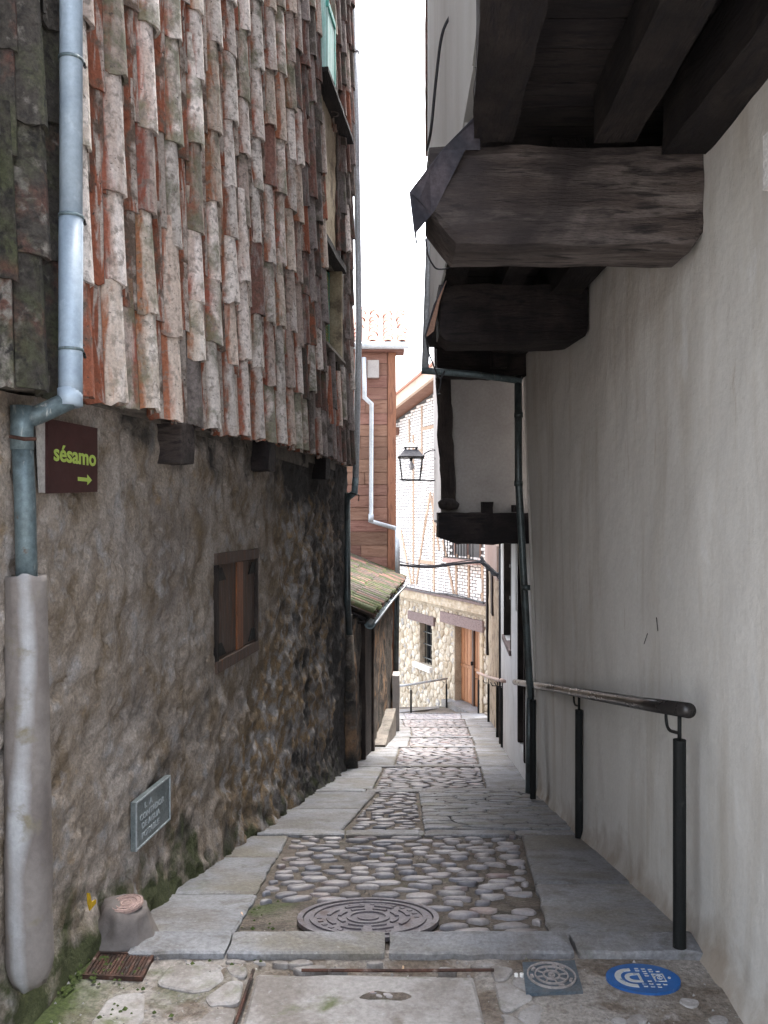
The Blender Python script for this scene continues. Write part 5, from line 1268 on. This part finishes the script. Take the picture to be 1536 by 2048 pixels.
# ------------------------------------------------------------------ street lantern
YL = 12.0
la = thing('street_lantern', P(876, 962, YL), 'black iron street lantern with a pale bulb on a scrolled bracket beside the bay', 'lantern')
cx = P(822, 0, YL).x; zt_ = P(0, 914, YL).z; zbm = P(0, 960, YL).z
def pyr(r0, z0, r1, z1, name, m, cap=True):
    vs = [(cx+sx*r, YL+sy*r, z) for r, z in ((r0, z0), (r1, z1)) for sx, sy in ((-1, -1), (1, -1), (1, 1), (-1, 1))]
    fs = [(i, (i+1) % 4, 4+(i+1) % 4, 4+i) for i in range(4)]+([(3, 2, 1, 0), (4, 5, 6, 7)] if cap else []); return mk(name, vs, fs, M[m], la)
pyr(.175, zt_, .095, zt_+.10, 'roof', 'lantern'); pyr(.185, zt_-.014, .185, zt_-.001, 'roof_rim', 'iron')
pyr(.100, zt_+.135, .005, zt_+.21, 'vent_cap', 'lantern')
for sx in (-1, 1):
    for sy in (-1, 1):
        MB().tube([(cx+sx*.075, YL+sy*.075, zt_+.10), (cx+sx*.075, YL+sy*.075, zt_+.136)], .012, 6).build('vent_leg', M['iron'], la)
        MB().tube([(cx+sx*.160, YL+sy*.16, zt_-.012), (cx+sx*.125, YL+sy*.125, zbm)], .007, 6).build('frame_bar', M['iron'], la)
g_ = .152, zt_-.015, .120, zbm+.005
for k in range(4):
    cs = ((-1, -1), (1, -1), (1, 1), (-1, 1)); a, b = cs[k], cs[(k+1) % 4]
    mk('glass_pane', [(cx+a[0]*g_[0], YL+a[1]*g_[0], g_[1]), (cx+b[0]*g_[0], YL+b[1]*g_[0], g_[1]), (cx+b[0]*g_[2], YL+b[1]*g_[2], g_[3]), (cx+a[0]*g_[2], YL+a[1]*g_[2], g_[3])], [(0, 1, 2, 3)], M['lantern_glass'], la)
    MB().tube([(cx+a[0]*.125, YL+a[1]*.125, zbm), (cx+b[0]*.125, YL+b[1]*.125, zbm)], .007, 6).build('frame_bar', M['iron'], la)
MB().tube([(cx, YL, zt_-.002), (cx, YL, zt_-.055)], .022, 10).build('lamp_holder', M['iron'], la)
MB().tube([(cx+.005, YL, zt_-.055), (cx+.005, YL, zt_-.075), (cx+.006, YL, zt_-.11), (cx+.007, YL, zt_-.145), (cx+.008, YL, zt_-.175), (cx+.009, YL, zt_-.19)], [.010, .018, .035, .038, .024, .006], 14).build('bulb', M['bulb'], la, smooth=True)
MB().tube([P(800, 960, YL), P(840, 961, YL), P(880, 961, YL), P(889, 961, YL)], .009, 8).build('bracket_arm', M['iron'], la, smooth=True)
MB().tube(catmull([P(845, 916, YL), P(849, 908, YL), P(858, 902, YL), P(868, 900, YL), P(878, 904, YL), P(886, 912, YL)], 5), .008, 8).build('bracket_scroll', M['iron'], la, smooth=True)
MB().tube(catmull([P(886, 925, YL), P(876, 924, YL), P(870, 918, YL), P(873, 912, YL), P(880, 912, YL)], 5), .007, 8).build('bracket_scroll', M['iron'], la, smooth=True)
MB().tube([P(877, 890, YL), P(878, 1040, YL)], .010, 8).build('bracket_stem', M['iron'], la, smooth=True)
for v in (996, 1014): MB().tube([P(874, v, YL), P(884, v, YL+.05)], .012, 8).build('bracket_clamp', M['iron'], la)
